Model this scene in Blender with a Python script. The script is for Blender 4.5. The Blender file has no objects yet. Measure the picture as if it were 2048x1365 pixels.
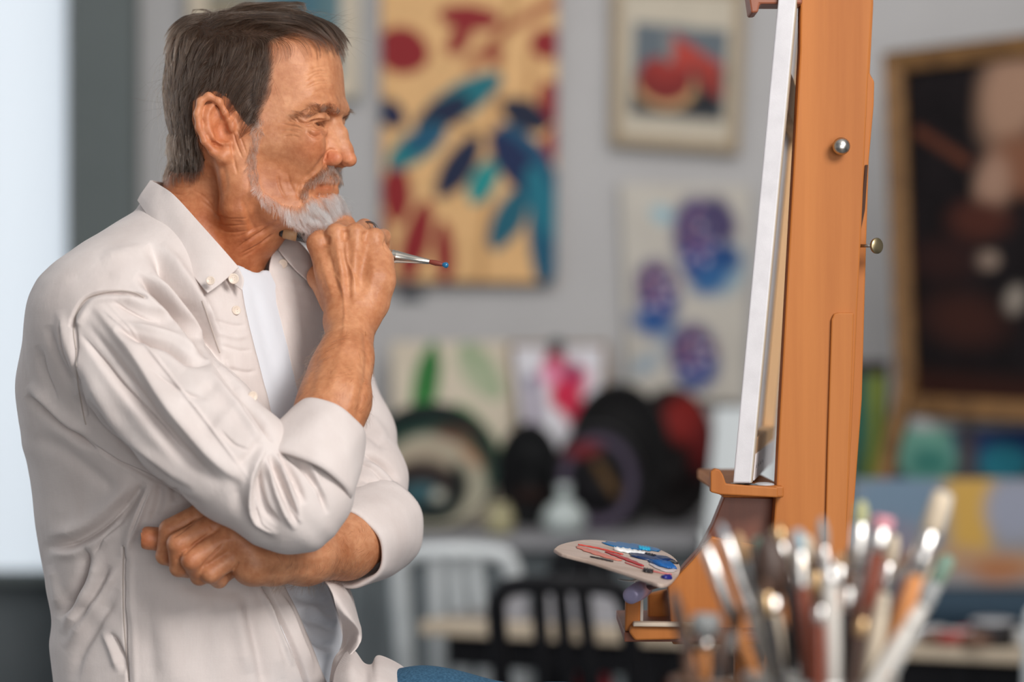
import bpy, bmesh, math, random
import numpy as np
from mathutils import Vector, Matrix
random.seed(7); rng = np.random.default_rng(7)
SC = bpy.context.scene
COL = SC.collection
# ---------------------------------------------------------------- camera, light, exposure
FPX = 2048 * 85 / 36.0          # focal length in pixels of the 2048 wide frame
ZC = 1.40                        # eye height of the camera
cam_d = bpy.data.cameras.new('camera'); cam = bpy.data.objects.new('camera', cam_d); COL.objects.link(cam)
cam.location = (0, 0, ZC); cam.rotation_euler = (math.pi/2, 0, 0)
cam_d.lens = 85; cam_d.sensor_width = 36; cam_d.clip_start = 0.05; cam_d.clip_end = 60
cam_d.dof.use_dof = True; cam_d.dof.focus_distance = 2.52; cam_d.dof.aperture_fstop = 2.3
SC.camera = cam
SC.view_settings.view_transform = 'Standard'; SC.view_settings.look = 'None'
SC.view_settings.exposure = 0.22; SC.view_settings.gamma = 1.0; SC.view_settings.use_curve_mapping = False
W = bpy.data.worlds.new('world'); SC.world = W; W.use_nodes = True
W.node_tree.nodes['Background'].inputs[0].default_value = (0.80, 0.90, 1.0, 1)
W.node_tree.nodes['Background'].inputs[1].default_value = 0.24
def area(name, loc, target, sx, sy, power, color=(1, 1, 1)):
    l = bpy.data.lights.new(name, 'AREA'); l.shape = 'RECTANGLE'; l.size = sx; l.size_y = sy
    l.energy = power; l.color = color
    o = bpy.data.objects.new(name, l); COL.objects.link(o); o.location = loc
    o.rotation_euler = (Vector(target) - Vector(loc)).to_track_quat('-Z', 'Y').to_euler()
    return o
# area lamps out of view: an assumed key from upper right, plus added fills
area('assumed_key_light', (1.35, 0.25, 2.85), (-0.3, 2.6, 1.1), 1.1, 1.1, 72, (1.0, 0.965, 0.93))  # assumed key, placed from how the light falls; no window is built there
area('front_fill_light', (0.9, -1.2, 1.4), (-0.3, 2.6, 1.0), 2.0, 1.4, 40, (1.0, 0.97, 0.94))  # fill added behind the camera to lighten the lower shirt
area('side_fill_light', (-2.3, 3.9, 2.0), (0.4, 3.4, 1.2), 1.8, 1.8, 20, (0.90, 0.95, 1.0))  # soft fill added from the left; the wall there has no opening
area('back_fill_light', (0.6, 4.6, 3.3), (0.5, 7.0, 1.0), 3.0, 1.2, 38, (1.0, 0.97, 0.94))  # unseen lamp added to brighten the back wall and its pictures

# ---------------------------------------------------------------- helpers
def P(u, v, Y):
    return np.array([(u-1024)*Y/FPX, Y, ZC-(v-682.5)*Y/FPX])
def proj(V):
    return V[:, 0]/V[:, 1]*FPX+1024, -(V[:, 2]-ZC)/V[:, 1]*FPX+682.5
def px(n, Y=2.6): return n*Y/FPX

def mat(name, color=(0.8, 0.8, 0.8), rough=0.5, metal=0.0, spec=0.5, **kw):
    m = bpy.data.materials.new(name); m.use_nodes = True
    b = m.node_tree.nodes['Principled BSDF']
    b.inputs['Base Color'].default_value = (*color, 1); b.inputs['Roughness'].default_value = rough
    b.inputs['Metallic'].default_value = metal; b.inputs['Specular IOR Level'].default_value = spec
    for k, val in kw.items():
        b.inputs[k.replace('_', ' ')].default_value = val
    return m
def nd(m, t, **kw):
    n = m.node_tree.nodes.new(t)
    for k, val in kw.items():
        if k.startswith('i_'):
            n.inputs[int(k[2:]) if k[2:].isdigit() else k[2:].replace('_', ' ')].default_value = val
        else: setattr(n, k, val)
    return n
def lk(m, a, b): m.node_tree.links.new(a, b)
def bsdf(m): return m.node_tree.nodes['Principled BSDF']
def noise_mix(m, c1, c2, scale=5.0, detail=4.0, stretch=(1, 1, 1), lo=0.35, hi=0.65, coord='Object', rough=0.6):
    tc = nd(m, 'ShaderNodeTexCoord'); mp = nd(m, 'ShaderNodeMapping'); mp.inputs['Scale'].default_value = stretch
    nz = nd(m, 'ShaderNodeTexNoise'); nz.inputs['Scale'].default_value = scale; nz.inputs['Detail'].default_value = detail
    nz.inputs['Roughness'].default_value = rough
    cr = nd(m, 'ShaderNodeValToRGB'); cr.color_ramp.elements[0].position = lo; cr.color_ramp.elements[1].position = hi
    cr.color_ramp.elements[0].color = (*c1, 1); cr.color_ramp.elements[1].color = (*c2, 1)
    lk(m, tc.outputs[coord], mp.inputs[0]); lk(m, mp.outputs[0], nz.inputs['Vector']); lk(m, nz.outputs['Fac'], cr.inputs[0])
    lk(m, cr.outputs[0], bsdf(m).inputs['Base Color'])
    return cr, nz, mp
def bump(m, src, strength=0.2, dist=0.002):
    b = nd(m, 'ShaderNodeBump'); b.inputs['Strength'].default_value = strength; b.inputs['Distance'].default_value = dist
    lk(m, src, b.inputs['Height'])
    prev = bsdf(m).inputs['Normal']
    if prev.is_linked: lk(m, prev.links[0].from_socket, b.inputs['Normal'])
    lk(m, b.outputs[0], bsdf(m).inputs['Normal']); return b
def bump_noise(m, scale, strength, dist, detail=3, stretch=(1, 1, 1)):
    tc = nd(m, 'ShaderNodeTexCoord'); mp = nd(m, 'ShaderNodeMapping'); mp.inputs['Scale'].default_value = stretch
    nz = nd(m, 'ShaderNodeTexNoise'); nz.inputs['Scale'].default_value = scale; nz.inputs['Detail'].default_value = detail
    lk(m, tc.outputs['Object'], mp.inputs[0]); lk(m, mp.outputs[0], nz.inputs['Vector'])
    bump(m, nz.outputs['Fac'], strength, dist)

def mesh_obj(name, V, F, m=None, parent=None, smooth=True):
    me = bpy.data.meshes.new(name); V = np.asarray(V, dtype=np.float32)
    if isinstance(F, np.ndarray):
        n = len(F); me.vertices.add(len(V)); me.vertices.foreach_set('co', V.ravel())
        k = F.shape[1]; me.loops.add(n*k); me.polygons.add(n)
        me.loops.foreach_set('vertex_index', F.astype(np.int32).ravel())
        me.polygons.foreach_set('loop_start', np.arange(0, n*k, k, dtype=np.int32))
        me.update(calc_edges=True); me.validate()
    else:
        me.from_pydata(V.tolist(), [], [list(map(int, f)) for f in F]); me.update()
    if smooth: me.polygons.foreach_set('use_smooth', [True]*len(me.polygons))
    if m:
        me.materials.append(m)
    o = bpy.data.objects.new(name, me); COL.objects.link(o)
    if parent: o.parent = parent
    return o
def bm_obj(name, bm, m=None, parent=None, smooth=False, bevel=0.0, seg=2):
    me = bpy.data.meshes.new(name); bmesh.ops.recalc_face_normals(bm, faces=bm.faces[:]); bm.to_mesh(me); bm.free()
    if m: me.materials.append(m)
    o = bpy.data.objects.new(name, me); COL.objects.link(o)
    if parent: o.parent = parent
    if smooth: me.polygons.foreach_set('use_smooth', [True]*len(me.polygons))
    if bevel > 0:
        md = o.modifiers.new('bevel', 'BEVEL'); md.width = bevel; md.segments = seg; md.limit_method = 'ANGLE'
    return o
def tag(o, label=None, cat=None, group=None, kind=None):
    if label: o['label'] = label
    if cat: o['category'] = cat
    if group: o['group'] = group
    if kind: o['kind'] = kind
    return o
def thing(name, loc, label, cat, group=None, rot=(0, 0, 0)):
    o = bpy.data.objects.new(name, None); o.empty_display_size = 0.05; COL.objects.link(o)
    o.location = loc; o.rotation_euler = rot
    return tag(o, label, cat, group)
def bx(bm, c, s, rot=None):
    M = Matrix.Translation(c) @ (rot.to_4x4() if rot else Matrix.Identity(4)) @ Matrix.Diagonal((s[0], s[1], s[2], 1))
    bmesh.ops.create_cube(bm, size=1, matrix=M)
def box(name, c, s, m, parent=None, bevel=0.002, rot=None):
    bm = bmesh.new(); bx(bm, Vector(c), s, rot); return bm_obj(name, bm, m, parent, bevel=bevel)
def cyl(bm, a, b, r1, r2=None, seg=20, caps=True):
    a = Vector(a); b = Vector(b); d = b-a; r2 = r1 if r2 is None else r2
    M = Matrix.Translation((a+b)/2) @ d.to_track_quat('Z', 'Y').to_matrix().to_4x4()
    bmesh.ops.create_cone(bm, cap_ends=caps, segments=seg, radius1=r1, radius2=r2, depth=d.length, matrix=M)
def lathe_arr(profile, a, b, seg=20):
    """profile [(t along a->b in metres, r)] revolved about the axis a->b"""
    a = np.array(a, float); b = np.array(b, float); d = (b-a)/np.linalg.norm(b-a)
    x = np.cross(d, [0, 1, 0] if abs(d[1]) < .9 else [1, 0, 0]); x /= np.linalg.norm(x); y = np.cross(d, x)
    V = []; F = []
    for t, r in profile:
        for k in range(seg):
            an = 2*math.pi*k/seg; V.append(a+d*t+(x*math.cos(an)+y*math.sin(an))*max(r, 1e-5))
    n = len(profile)
    for i in range(n-1):
        for k in range(seg):
            k2 = (k+1) % seg; F.append((i*seg+k, i*seg+k2, (i+1)*seg+k2, (i+1)*seg+k))
    F.append(tuple(range(seg))[::-1]); F.append(tuple((n-1)*seg+k for k in range(seg)))
    return V, F
def lathe(name, profile, a, b, m, parent=None, seg=20):
    V, F = lathe_arr(profile, a, b, seg)
    bm = bmesh.new(); vs = [bm.verts.new(v) for v in V]
    for f in F: bm.faces.new([vs[i] for i in f])
    return bm_obj(name, bm, m, parent, smooth=True)
def catmull(pts, n):
    pts = np.asarray(pts, float); m = len(pts); s = np.linspace(0, m-1, n); out = []
    for t in s:
        i = min(int(t), m-2); f = t-i
        p0 = pts[max(i-1, 0)]; p1 = pts[i]; p2 = pts[i+1]; p3 = pts[min(i+2, m-1)]
        out.append(.5*((2*p1)+(-p0+p2)*f+(2*p0-5*p1+4*p2-p3)*f*f+(-p0+3*p1-3*p2+p3)*f**3))
    return np.array(out)
def tube(name, pts, rad, m, parent=None, seg=12, n=None, flat=1.0, closed=False):
    """swept tube through pts, rad scalar or list"""
    pts = np.asarray(pts, float)
    r = np.full(len(pts), rad, float) if np.isscalar(rad) else np.asarray(rad, float)
    if n:
        q = catmull(np.c_[pts, r], n); pts = q[:, :3]; r = q[:, 3]
    T = np.gradient(pts, axis=0); T /= np.linalg.norm(T, axis=1)[:, None]+1e-12
    up = np.array([0., 0., 1.]) if abs(T[0][2]) < .9 else np.array([0., 1., 0.])
    V = []; F = []
    X = np.cross(T[0], up); X /= np.linalg.norm(X)
    for i in range(len(pts)):
        X = X-T[i]*np.dot(X, T[i]); X /= np.linalg.norm(X); Yv = np.cross(T[i], X)
        for k in range(seg):
            a = 2*math.pi*k/seg; V.append(pts[i]+r[i]*(X*math.cos(a)+Yv*math.sin(a)*flat))
    for i in range(len(pts)-1):
        for k in range(seg):
            k2 = (k+1) % seg; F.append((i*seg+k, i*seg+k2, (i+1)*seg+k2, (i+1)*seg+k))
    F.append(tuple(range(seg))[::-1]); F.append(tuple((len(pts)-1)*seg+k for k in range(seg)))
    bm = bmesh.new(); vs = [bm.verts.new(v) for v in V]
    for f in F: bm.faces.new([vs[i] for i in f])
    return bm_obj(name, bm, m, parent, smooth=True)

# ---------------------------------------------------------------- implicit modelling (smooth unions of round cones, slices) + surface nets
class Field:
    def __init__(s): s.ops = []
    def cone(s, a, b, r1, r2=None, k=0.01, mode='u'):
        a = np.array(a, float); b = np.array(b, float); r2 = r1 if r2 is None else r2
        ba = b-a; L2 = max(ba@ba, 1e-12)
        def f(p):
            q = p-a; t = np.clip((q@ba)/L2, 0, 1)
            return np.sqrt(((q-t[:, None]*ba)**2).sum(1))-(r1+(r2-r1)*t)
        s.ops.append((f, k, mode)); return s
    def chain(s, pts, rs, k=0.01, mode='u'):
        for i in range(len(pts)-1): s.cone(pts[i], pts[i+1], rs[i], rs[i+1], k, mode)
        return s
    def ell(s, c, r, R=None, k=0.01, mode='u'):
        c = np.array(c, float); r = np.array(r, float); R = np.eye(3) if R is None else np.array(R)
        def f(p):
            q = (p-c)@R.T; k0 = np.sqrt(((q/r)**2).sum(1)); k1 = np.sqrt(((q/(r*r))**2).sum(1))+1e-9
            return k0*(k0-1)/k1
        s.ops.append((f, k, mode)); return s
    def fn(s, f, k=0.01, mode='u'): s.ops.append((f, k, mode)); return s
    def ev(s, p, ops=None):
        d = np.full(len(p), 1.0)
        for f, k, mode in (s.ops if ops is None else ops):
            e = f(p)
            if mode == 'u':
                h = np.clip(.5+.5*(d-e)/k, 0, 1); d = d*(1-h)+e*h-k*h*(1-h)
            elif mode == 's':
                e = -e; h = np.clip(.5-.5*(d-e)/k, 0, 1); d = d*(1-h)+e*h+k*h*(1-h)
            else:
                d = np.maximum(d, e)
        return d
    def mesh(s, lo, hi, vox, n=20, slack=1.5):
        lo = np.array(lo, float); hi = np.array(hi, float)
        nb = np.ceil((hi-lo)/(vox*n)).astype(int)
        I = np.stack(np.meshgrid(*[np.arange(q) for q in nb], indexing='ij'), -1).reshape(-1, 3)
        C = lo+(I+.5)*n*vox; hd = (n/2+1.5)*vox*1.74
        dc = s.ev(C); keep = np.abs(dc) < hd*slack+0.012
        I = I[keep]; C = C[keep]
        cost = [f(C) for f, k, mo in s.ops]; dcm = np.full(len(C), 1.0)
        for e, (f, k, mo) in zip(cost, s.ops):
            if mo == 'u': dcm = np.minimum(dcm, e)
        G = nb*n+4; VK = []; VP = []; Q = []
        ar = np.arange(-1, n+1)
        loc = np.stack(np.meshgrid(ar, ar, ar, indexing='ij'), -1).reshape(-1, 3)
        m = n+2
        def key(c): return (((c[:, 0]+1)*G[1])+(c[:, 1]+1))*G[2]+(c[:, 2]+1)
        edges = [((0,0,0),(1,0,0)),((0,1,0),(1,1,0)),((0,0,1),(1,0,1)),((0,1,1),(1,1,1)),
                 ((0,0,0),(0,1,0)),((1,0,0),(1,1,0)),((0,0,1),(0,1,1)),((1,0,1),(1,1,1)),
                 ((0,0,0),(0,0,1)),((1,0,0),(1,0,1)),((0,1,0),(0,1,1)),((1,1,0),(1,1,1))]
        for bi in range(len(I)):
            b0 = I[bi]*n
            ops = [o for o, e in zip(s.ops, cost) if o[2] == 'm' or (e[bi]-hd < (dcm[bi]+hd)+o[1] and o[2] == 'u') or (o[2] == 's' and e[bi]-hd*1.3 < o[1])]
            gi = b0+loc; D = s.ev(lo+gi*vox, ops).reshape(m, m, m)
            S = D < 0
            if S.all() or not S.any(): continue
            c8 = sum(S[i:i+m-1, j:j+m-1, k:k+m-1].astype(np.int8) for i in (0, 1) for j in (0, 1) for k in (0, 1))
            act = np.argwhere((c8 > 0) & (c8 < 8))
            acc = np.zeros((len(act), 3)); cnt = np.zeros(len(act))
            for e0, e1 in edges:
                i0 = act+e0; i1 = act+e1
                d0 = D[i0[:, 0], i0[:, 1], i0[:, 2]]; d1 = D[i1[:, 0], i1[:, 1], i1[:, 2]]
                x = (d0 < 0) != (d1 < 0)
                t = np.where(x, d0/np.where(x, d0-d1, 1), 0)
                acc += np.where(x[:, None], np.array(e0)+t[:, None]*(np.array(e1)-np.array(e0)), 0); cnt += x
            VK.append(key(act-1+b0)); VP.append(lo+(act-1+b0+acc/cnt[:, None])*vox)
            for ax in range(3):
                o = [0, 0, 0]; o[ax] = 1
                A = S[1:m-1, 1:m-1, 1:m-1]; B = S[1+o[0]:m-1+o[0], 1+o[1]:m-1+o[1], 1+o[2]:m-1+o[2]]
                ed = np.argwhere(A != B)
                if not len(ed): continue
                fl = A[ed[:, 0], ed[:, 1], ed[:, 2]]
                g = ed+b0; a1 = (ax+1) % 3; a2 = (ax+2) % 3
                u1 = np.zeros(3, int); u1[a1] = 1; u2 = np.zeros(3, int); u2[a2] = 1
                q = np.stack([key(g-u1-u2), key(g-u2), key(g), key(g-u1)], 1)
                q[~fl] = q[~fl][:, ::-1]; Q.append(q)
        VK = np.concatenate(VK); VP = np.concatenate(VP); Q = np.concatenate(Q)
        uk, ix = np.unique(VK, return_index=True); V = VP[ix]
        qi = np.searchsorted(uk, Q); qi = np.clip(qi, 0, len(uk)-1)
        ok = (uk[qi] == Q).all(1); F = qi[ok]
        lab = np.arange(len(V))                                  # keep the largest connected piece
        for _ in range(200):
            m_ = lab[F].min(1); l2 = lab.copy()
            for c in range(4): np.minimum.at(l2, F[:, c], m_)
            l2 = l2[l2]; l2 = l2[l2]
            if (l2 == lab).all(): break
            lab = l2
        big = np.bincount(lab).argmax(); kv = lab == big; F = F[kv[F[:, 0]]]
        new = np.cumsum(kv)-1; return V[kv], new[F]
def vnormals(V, F):
    n = np.cross(V[F[:, 1]]-V[F[:, 3]], V[F[:, 2]]-V[F[:, 0]]) if F.shape[1] == 4 else np.cross(V[F[:, 1]]-V[F[:, 0]], V[F[:, 2]]-V[F[:, 0]])
    N = np.zeros_like(V)
    for k in range(F.shape[1]):
        for c in range(3): N[:, c] += np.bincount(F[:, k], n[:, c], len(V))
    return N/(np.linalg.norm(N, axis=1)[:, None]+1e-12)
def smooth_mesh(V, F, it=1, lam=.5, mask=None):
    for _ in range(it):
        A = np.zeros_like(V); c = np.zeros(len(V)); k = F.shape[1]
        for i in range(k):
            j = (i+1) % k
            for cc in range(3): A[:, cc] += np.bincount(F[:, i], V[F[:, j], cc], len(V))+np.bincount(F[:, j], V[F[:, i], cc], len(V))
            c += np.bincount(F[:, i], minlength=len(V))+np.bincount(F[:, j], minlength=len(V))
        D = (A/np.maximum(c, 1)[:, None]-V)*lam
        V = V+(D if mask is None else D*mask[:, None])
    return V
def polydist(u, v, poly):
    """signed distance to a polyline (positive on its right when walking it in image space), and 0..1 position"""
    poly = np.asarray(poly, float); best = np.full(len(u), 1e9); sg = np.zeros(len(u)); tt = np.zeros(len(u))
    L = np.r_[0, np.cumsum(np.hypot(*np.diff(poly, axis=0).T))]
    for i in range(len(poly)-1):
        a = poly[i]; d = poly[i+1]-a; l2 = d@d
        t = np.clip(((u-a[0])*d[0]+(v-a[1])*d[1])/l2, 0, 1)
        ex = u-a[0]-t*d[0]; ey = v-a[1]-t*d[1]; q = np.hypot(ex, ey); m = q < best
        best = np.where(m, q, best); sg = np.where(m, np.sign(d[0]*ey-d[1]*ex), sg); tt = np.where(m, (L[i]+t*math.sqrt(l2))/L[-1], tt)
    return best*np.where(sg == 0, 1, sg), tt
def crease(V, N, folds, unit=px(1), face=0.15, yr=None):
    """folds: (polyline px, amplitude px, width left px, width right px); raises (+) or sinks (-) the surface turned to the viewer's side"""
    u, v = proj(V); fm = np.clip((-N[:, 1]-0.0)/face, 0, 1) if face else np.ones(len(V))
    if yr is not None: fm = fm*(V[:, 1] > yr[0])*(V[:, 1] < yr[1])
    H = np.zeros(len(V))
    for f in folds:
        poly, amp, wl, wr = f[:4]; pl = catmull(poly, max(len(poly)*4, 2)) if len(poly) > 2 else np.asarray(poly, float)
        mx = max(wl, wr)*2.6
        b = (u > pl[:, 0].min()-mx) & (u < pl[:, 0].max()+mx) & (v > pl[:, 1].min()-mx) & (v < pl[:, 1].max()+mx)
        ix = np.nonzero(b)[0]
        if not len(ix): continue
        d, t = polydist(u[ix], v[ix], pl)
        w = np.where(d < 0, wl, wr)
        tp = f[4] if len(f) > 4 else (0.0, 0.0)
        e = np.clip((t+tp[0])/0.22, 0, 1)*np.clip((1-t+tp[1])/0.22, 0, 1)
        H[ix] += amp*np.exp(-(d/w)**2)*e
    return V+N*(H*fm*unit)[:, None]
# ================================================================ room shell
wall_m = mat('wall_paint', (.50, .49, .49), .9, spec=.15); noise_mix(wall_m, (.485, .475, .475), (.515, .505, .505), scale=3, detail=4); bump_noise(wall_m, 120, .08, .001)
grey_m_ = mat('grey_wall_paint', (.085, .098, .105), .85, spec=.2); noise_mix(grey_m_, (.135, .155, .165), (.17, .19, .20), scale=4)
pillar_m = mat('pillar_paint', (.145, .17, .17), .8, spec=.2); noise_mix(pillar_m, (.14, .163, .163), (.155, .178, .178), scale=3)
floor_m = mat('concrete_floor', (.12, .125, .13), .5); noise_mix(floor_m, (.09, .095, .10), (.16, .165, .17), scale=2.5, detail=8)
white_m_ = mat('white_paint', (.72, .73, .74), .5); noise_mix(white_m_, (.70, .71, .72), (.74, .75, .76), scale=5)
YW = 7.30
def struct(o): o['kind'] = 'structure'; return o
struct(box('floor', (.2, 2.9, -.05), (7.4, 9.2, .1), floor_m, bevel=0))
struct(box('ceiling', (.2, 2.9, 3.75), (7.4, 9.2, .1), white_m_, bevel=0))
struct(box('wall_right', (3.85, 2.9, 1.85), (.1, 9.2, 3.7), wall_m, bevel=0))
xp0 = P(158, 0, YW)[0]; xp1 = P(268, 0, YW-.12)[0]; zs = P(0, 1152, YW)[2]
struct(box('wall_back', ((xp0+3.8)/2, YW+.06, 1.85), (3.8-xp0, .12, 3.7), wall_m, bevel=0))
struct(box('wall_left', (-3.45, 2.9, 1.85), (.1, 9.2, 3.7), wall_m, bevel=0))
struct(box('trim_1', ((xp0+xp1)/2, YW-.07, 1.85), (xp1-xp0, .14, 3.7), pillar_m, bevel=.004))       # grey pillar beside the window
struct(box('wall_back_lower', ((-3.4+xp0)/2, YW+.06, zs/2), (xp0+3.4, .12, zs), grey_m_, bevel=0))
struct(box('trim_2', ((-3.4+xp0)/2, YW-.02, zs), (xp0+3.4, .10, .03), pillar_m, bevel=.003))          # sill
struct(box('wall_back_upper', ((-3.4+xp0)/2, YW+.06, 3.4), (xp0+3.4, .12, .6), wall_m, bevel=0))
# frosted window, daylight behind it
glow = bpy.data.materials.new('frosted_daylight_glass'); glow.use_nodes = True
b_ = bsdf(glow); b_.inputs['Base Color'].default_value = (.8, .85, .9, 1); b_.inputs['Roughness'].default_value = .4
b_.inputs['Emission Color'].default_value = (.80, .90, 1.0, 1); b_.inputs['Emission Strength'].default_value = .40
win = struct(box('window_1', ((-3.4+xp0)/2, YW+.05, (zs+3.1)/2), (xp0+3.4, .02, 3.1-zs), glow, bevel=0))
for k in range(3):
    xx = xp0-.02-k*1.15; o = box('window_frame', (xx, YW+.03, (zs+3.1)/2), (.04, .05, 3.1-zs), white_m_, None, .003); o.parent = win
# long grey counter along the wall
ctop = .872
struct_c = thing('counter', (.6, 6.95, 0), 'long grey painted counter along the back wall under the pictures', 'counter')
def wpar(o, par): o.parent = par; o.matrix_parent_inverse = (Matrix.Translation(par.location) @ par.rotation_euler.to_matrix().to_4x4()).inverted(); return o
ctm = mat('counter_top', (.26, .26, .275), .5); noise_mix(ctm, (.24, .24, .255), (.28, .28, .295), scale=6)
xc0 = -1.2
wpar(box('worktop', ((xc0+3.7)/2, 6.93, ctop-.02), (3.7-xc0, .72, .04), ctm, None, .004), struct_c)
for k in range(6):
    w_ = (3.7-xc0)/6; wpar(box('panel', (xc0+w_*(k+.5), 6.64, (ctop-.04)/2+.03), (w_-.006, .03, ctop-.10), grey_m_, None, .003), struct_c)
wpar(box('body', ((xc0+3.7)/2, 6.97, (ctop-.04)/2), (3.7-xc0-.02, .62, ctop-.044), grey_m_, None, .002), struct_c)

# ================================================================ pictures
def on_plane(n=1): pass
def paint_attr(m):
    a = nd(m, 'ShaderNodeAttribute'); a.attribute_name = 'paint'; lk(m, a.outputs['Color'], bsdf(m).inputs['Base Color'])
    bump_noise(m, 90, .3, .002, 4); return m
paint_m = paint_attr(mat('painted_surface', (1, 1, 1), .6, spec=.3)); paint_g = paint_attr(mat('painted_gloss', (1, 1, 1), .6, spec=.15))
def lin(c): return tuple(((x/255+.055)/1.055)**2.4 if x > 10 else x/255/12.92 for x in c)
def vnoise(u, v, s, seed):
    r = np.random.default_rng(seed); o = 0*u
    for k in range(5):
        a = r.normal(size=2)/s*(1.6**k); o = o+np.sin(u*a[0]+v*a[1]+r.random()*6.3+1.3*np.sin(u*a[1]*.7-v*a[0]*.6))/(1.25**k)
    return o/3
def paint(V, ops, base, gain=1.0, seed=1, mott=.06):
    u, v = proj(V); C = np.tile(np.array(lin(base)), (len(V), 1)); C *= (1+mott*vnoise(u, v, 26, seed))[:, None]
    for op in ops:
        k, g, c = op[0], op[1], op[2]; soft = op[3] if len(op) > 3 else 5
        wob = 4*vnoise(u, v, 16, seed+7)
        if k == 'e':
            cu, cv, ru, rv, an = g; a = math.radians(an); x = (u-cu)*math.cos(a)+(v-cv)*math.sin(a); y = -(u-cu)*math.sin(a)+(v-cv)*math.cos(a)
            d = (np.sqrt((x/ru)**2+(y/rv)**2)-1)*min(ru, rv)+wob*.5
        elif k == 'r':   # ring
            cu, cv, ru, rv, w = g; d = np.abs(np.sqrt(((u-cu)/ru)**2+((v-cv)/rv)**2)-1)*min(ru, rv)-w+wob*.4
        elif k == 'l': d = np.abs(polydist(u, v, g[0])[0])-g[1]+wob*.4
        elif k == 'leaf':
            a, b, w = np.array(g[0], float), np.array(g[1], float), g[2]; dd = b-a; L = np.hypot(*dd); x = ((u-a[0])*dd[0]+(v-a[1])*dd[1])/L/L; y = np.abs(-(u-a[0])*dd[1]+(v-a[1])*dd[0])/L
            d = y-w*np.sqrt(np.clip(np.sin(np.pi*np.clip(x, 0, 1)), 0, 1)); d = np.where((x < 0) | (x > 1), 20, d)+wob*.4
        else: d = poly_sdr(u, v, g)+wob*.5
        w = np.clip(.5-d/soft, 0, 1)*(op[4] if len(op) > 4 else 1); C = C*(1-w[:, None])+np.array(lin(c))*w[:, None]
    return np.clip(C*gain, 0, 1)
def poly_sdr(u, v, poly):
    poly = np.asarray(poly, float); d = np.full(len(u), 1e9); ins = np.zeros(len(u), bool); n = len(poly)
    for i in range(n):
        a = poly[i]; b = poly[(i+1) % n]; e = b-a; wx = u-a[0]; wy = v-a[1]
        t = np.clip((wx*e[0]+wy*e[1])/(e@e), 0, 1); d = np.minimum(d, np.hypot(wx-t*e[0], wy-t*e[1]))
        c = (a[1] > v) != (b[1] > v); ins ^= c & (u < a[0]+(v-a[1])/(e[1] if abs(e[1]) > 1e-9 else 1e-9)*e[0])
    return np.where(ins, -d, d)
def sheet(name, c4, ops, base, m, par=None, n=(90, 120), thick=.0, seed=1, gain=1.0, edge=None, mott=.06):
    """flat picture with corners TL, TR, BR, BL (world), painted front, real thickness"""
    TLc, TRc, BRc, BLc = [np.array(q, float) for q in c4]; nu, nv = n
    s, t = np.meshgrid(np.linspace(0, 1, nu), np.linspace(0, 1, nv)); s = s.ravel()[:, None]; t = t.ravel()[:, None]
    V = (TLc*(1-s)+TRc*s)*(1-t)+(BLc*(1-s)+BRc*s)*t
    i, j = np.meshgrid(np.arange(nv-1), np.arange(nu-1), indexing='ij'); a = (i*nu+j).ravel(); F = np.stack([a, a+nu, a+nu+1, a+1], 1)
    nrm = np.cross(TRc-TLc, BLc-TLc); nrm /= np.linalg.norm(nrm); nrm = nrm if nrm[1] > 0 else -nrm
    F = [tuple(f) for f in F.tolist()]
    if thick:
        b0 = len(V); V = np.r_[V, np.array([TLc, TRc, BRc, BLc])+nrm*thick]
        fr = [0, nu-1, nu*nv-1, nu*(nv-1)]
        top = list(range(0, nu)); bot = list(range(nu*(nv-1), nu*nv)); lf = list(range(0, nu*nv, nu)); rt = list(range(nu-1, nu*nv, nu))
        F += [tuple(top+[b0+1, b0]), tuple(bot[::-1]+[b0+3, b0+2]), tuple(lf[::-1]+[b0, b0+3]), tuple(rt+[b0+2, b0+1]), (b0, b0+1, b0+2, b0+3)]
    o = mesh_obj(name, V, F, m, None, smooth=False)
    C = paint(V, ops, base, gain, seed, mott)
    if thick and edge is not None: C[b0:] = lin(edge)
    col = np.ones((len(V), 4), np.float32); col[:, :3] = C
    at = o.data.color_attributes.new('paint', 'FLOAT_COLOR', 'POINT'); at.data.foreach_set('color', col.ravel())
    bm = bmesh.new(); bm.from_mesh(o.data); bmesh.ops.recalc_face_normals(bm, faces=bm.faces[:]); bm.to_mesh(o.data); bm.free()
    if par: wpar(o, par)
    return o
def frame_bars(c4, w, d, m, par, lift=.01):
    q = [np.array(x, float) for x in c4]; cen = sum(q)/4; nrm = np.cross(q[1]-q[0], q[3]-q[0]); nrm /= np.linalg.norm(nrm); nrm = nrm if nrm[1] < 0 else -nrm
    for i in range(4):
        a, b = q[i], q[(i+1) % 4]; e = (b-a)/np.linalg.norm(b-a); inn = cen-(a+b)/2; inn -= e*(inn@e); inn /= np.linalg.norm(inn)
        A, Bq = a, b
        vs = [A, Bq, Bq-e*w+inn*w, A+e*w+inn*w]; vs = [x-nrm*(d-lift) for x in vs]+[x+nrm*lift for x in vs]
        vs[4] = vs[4]+inn*w*.12+e*w*.12; vs[5] = vs[5]+inn*w*.12-e*w*.12; vs[6] = vs[6]-nrm*lift*.5; vs[7] = vs[7]-nrm*lift*.5
        bm = bmesh.new(); bv = [bm.verts.new(x) for x in vs]
        for f in ((0, 1, 2, 3), (4, 5, 6, 7), (0, 1, 5, 4), (1, 2, 6, 5), (2, 3, 7, 6), (3, 0, 4, 7)): bm.faces.new([bv[k] for k in f])
        wpar(bm_obj('frame_bar', bm, m, None, bevel=.003), par)
def quad(u0, v0, u1, v1, Y, Y2=None):
    Y2 = Y if Y2 is None else Y2; return [P(u0, v0, Y), P(u1, v0, Y2), P(u1, v1, Y2), P(u0, v1, Y)]
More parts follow.
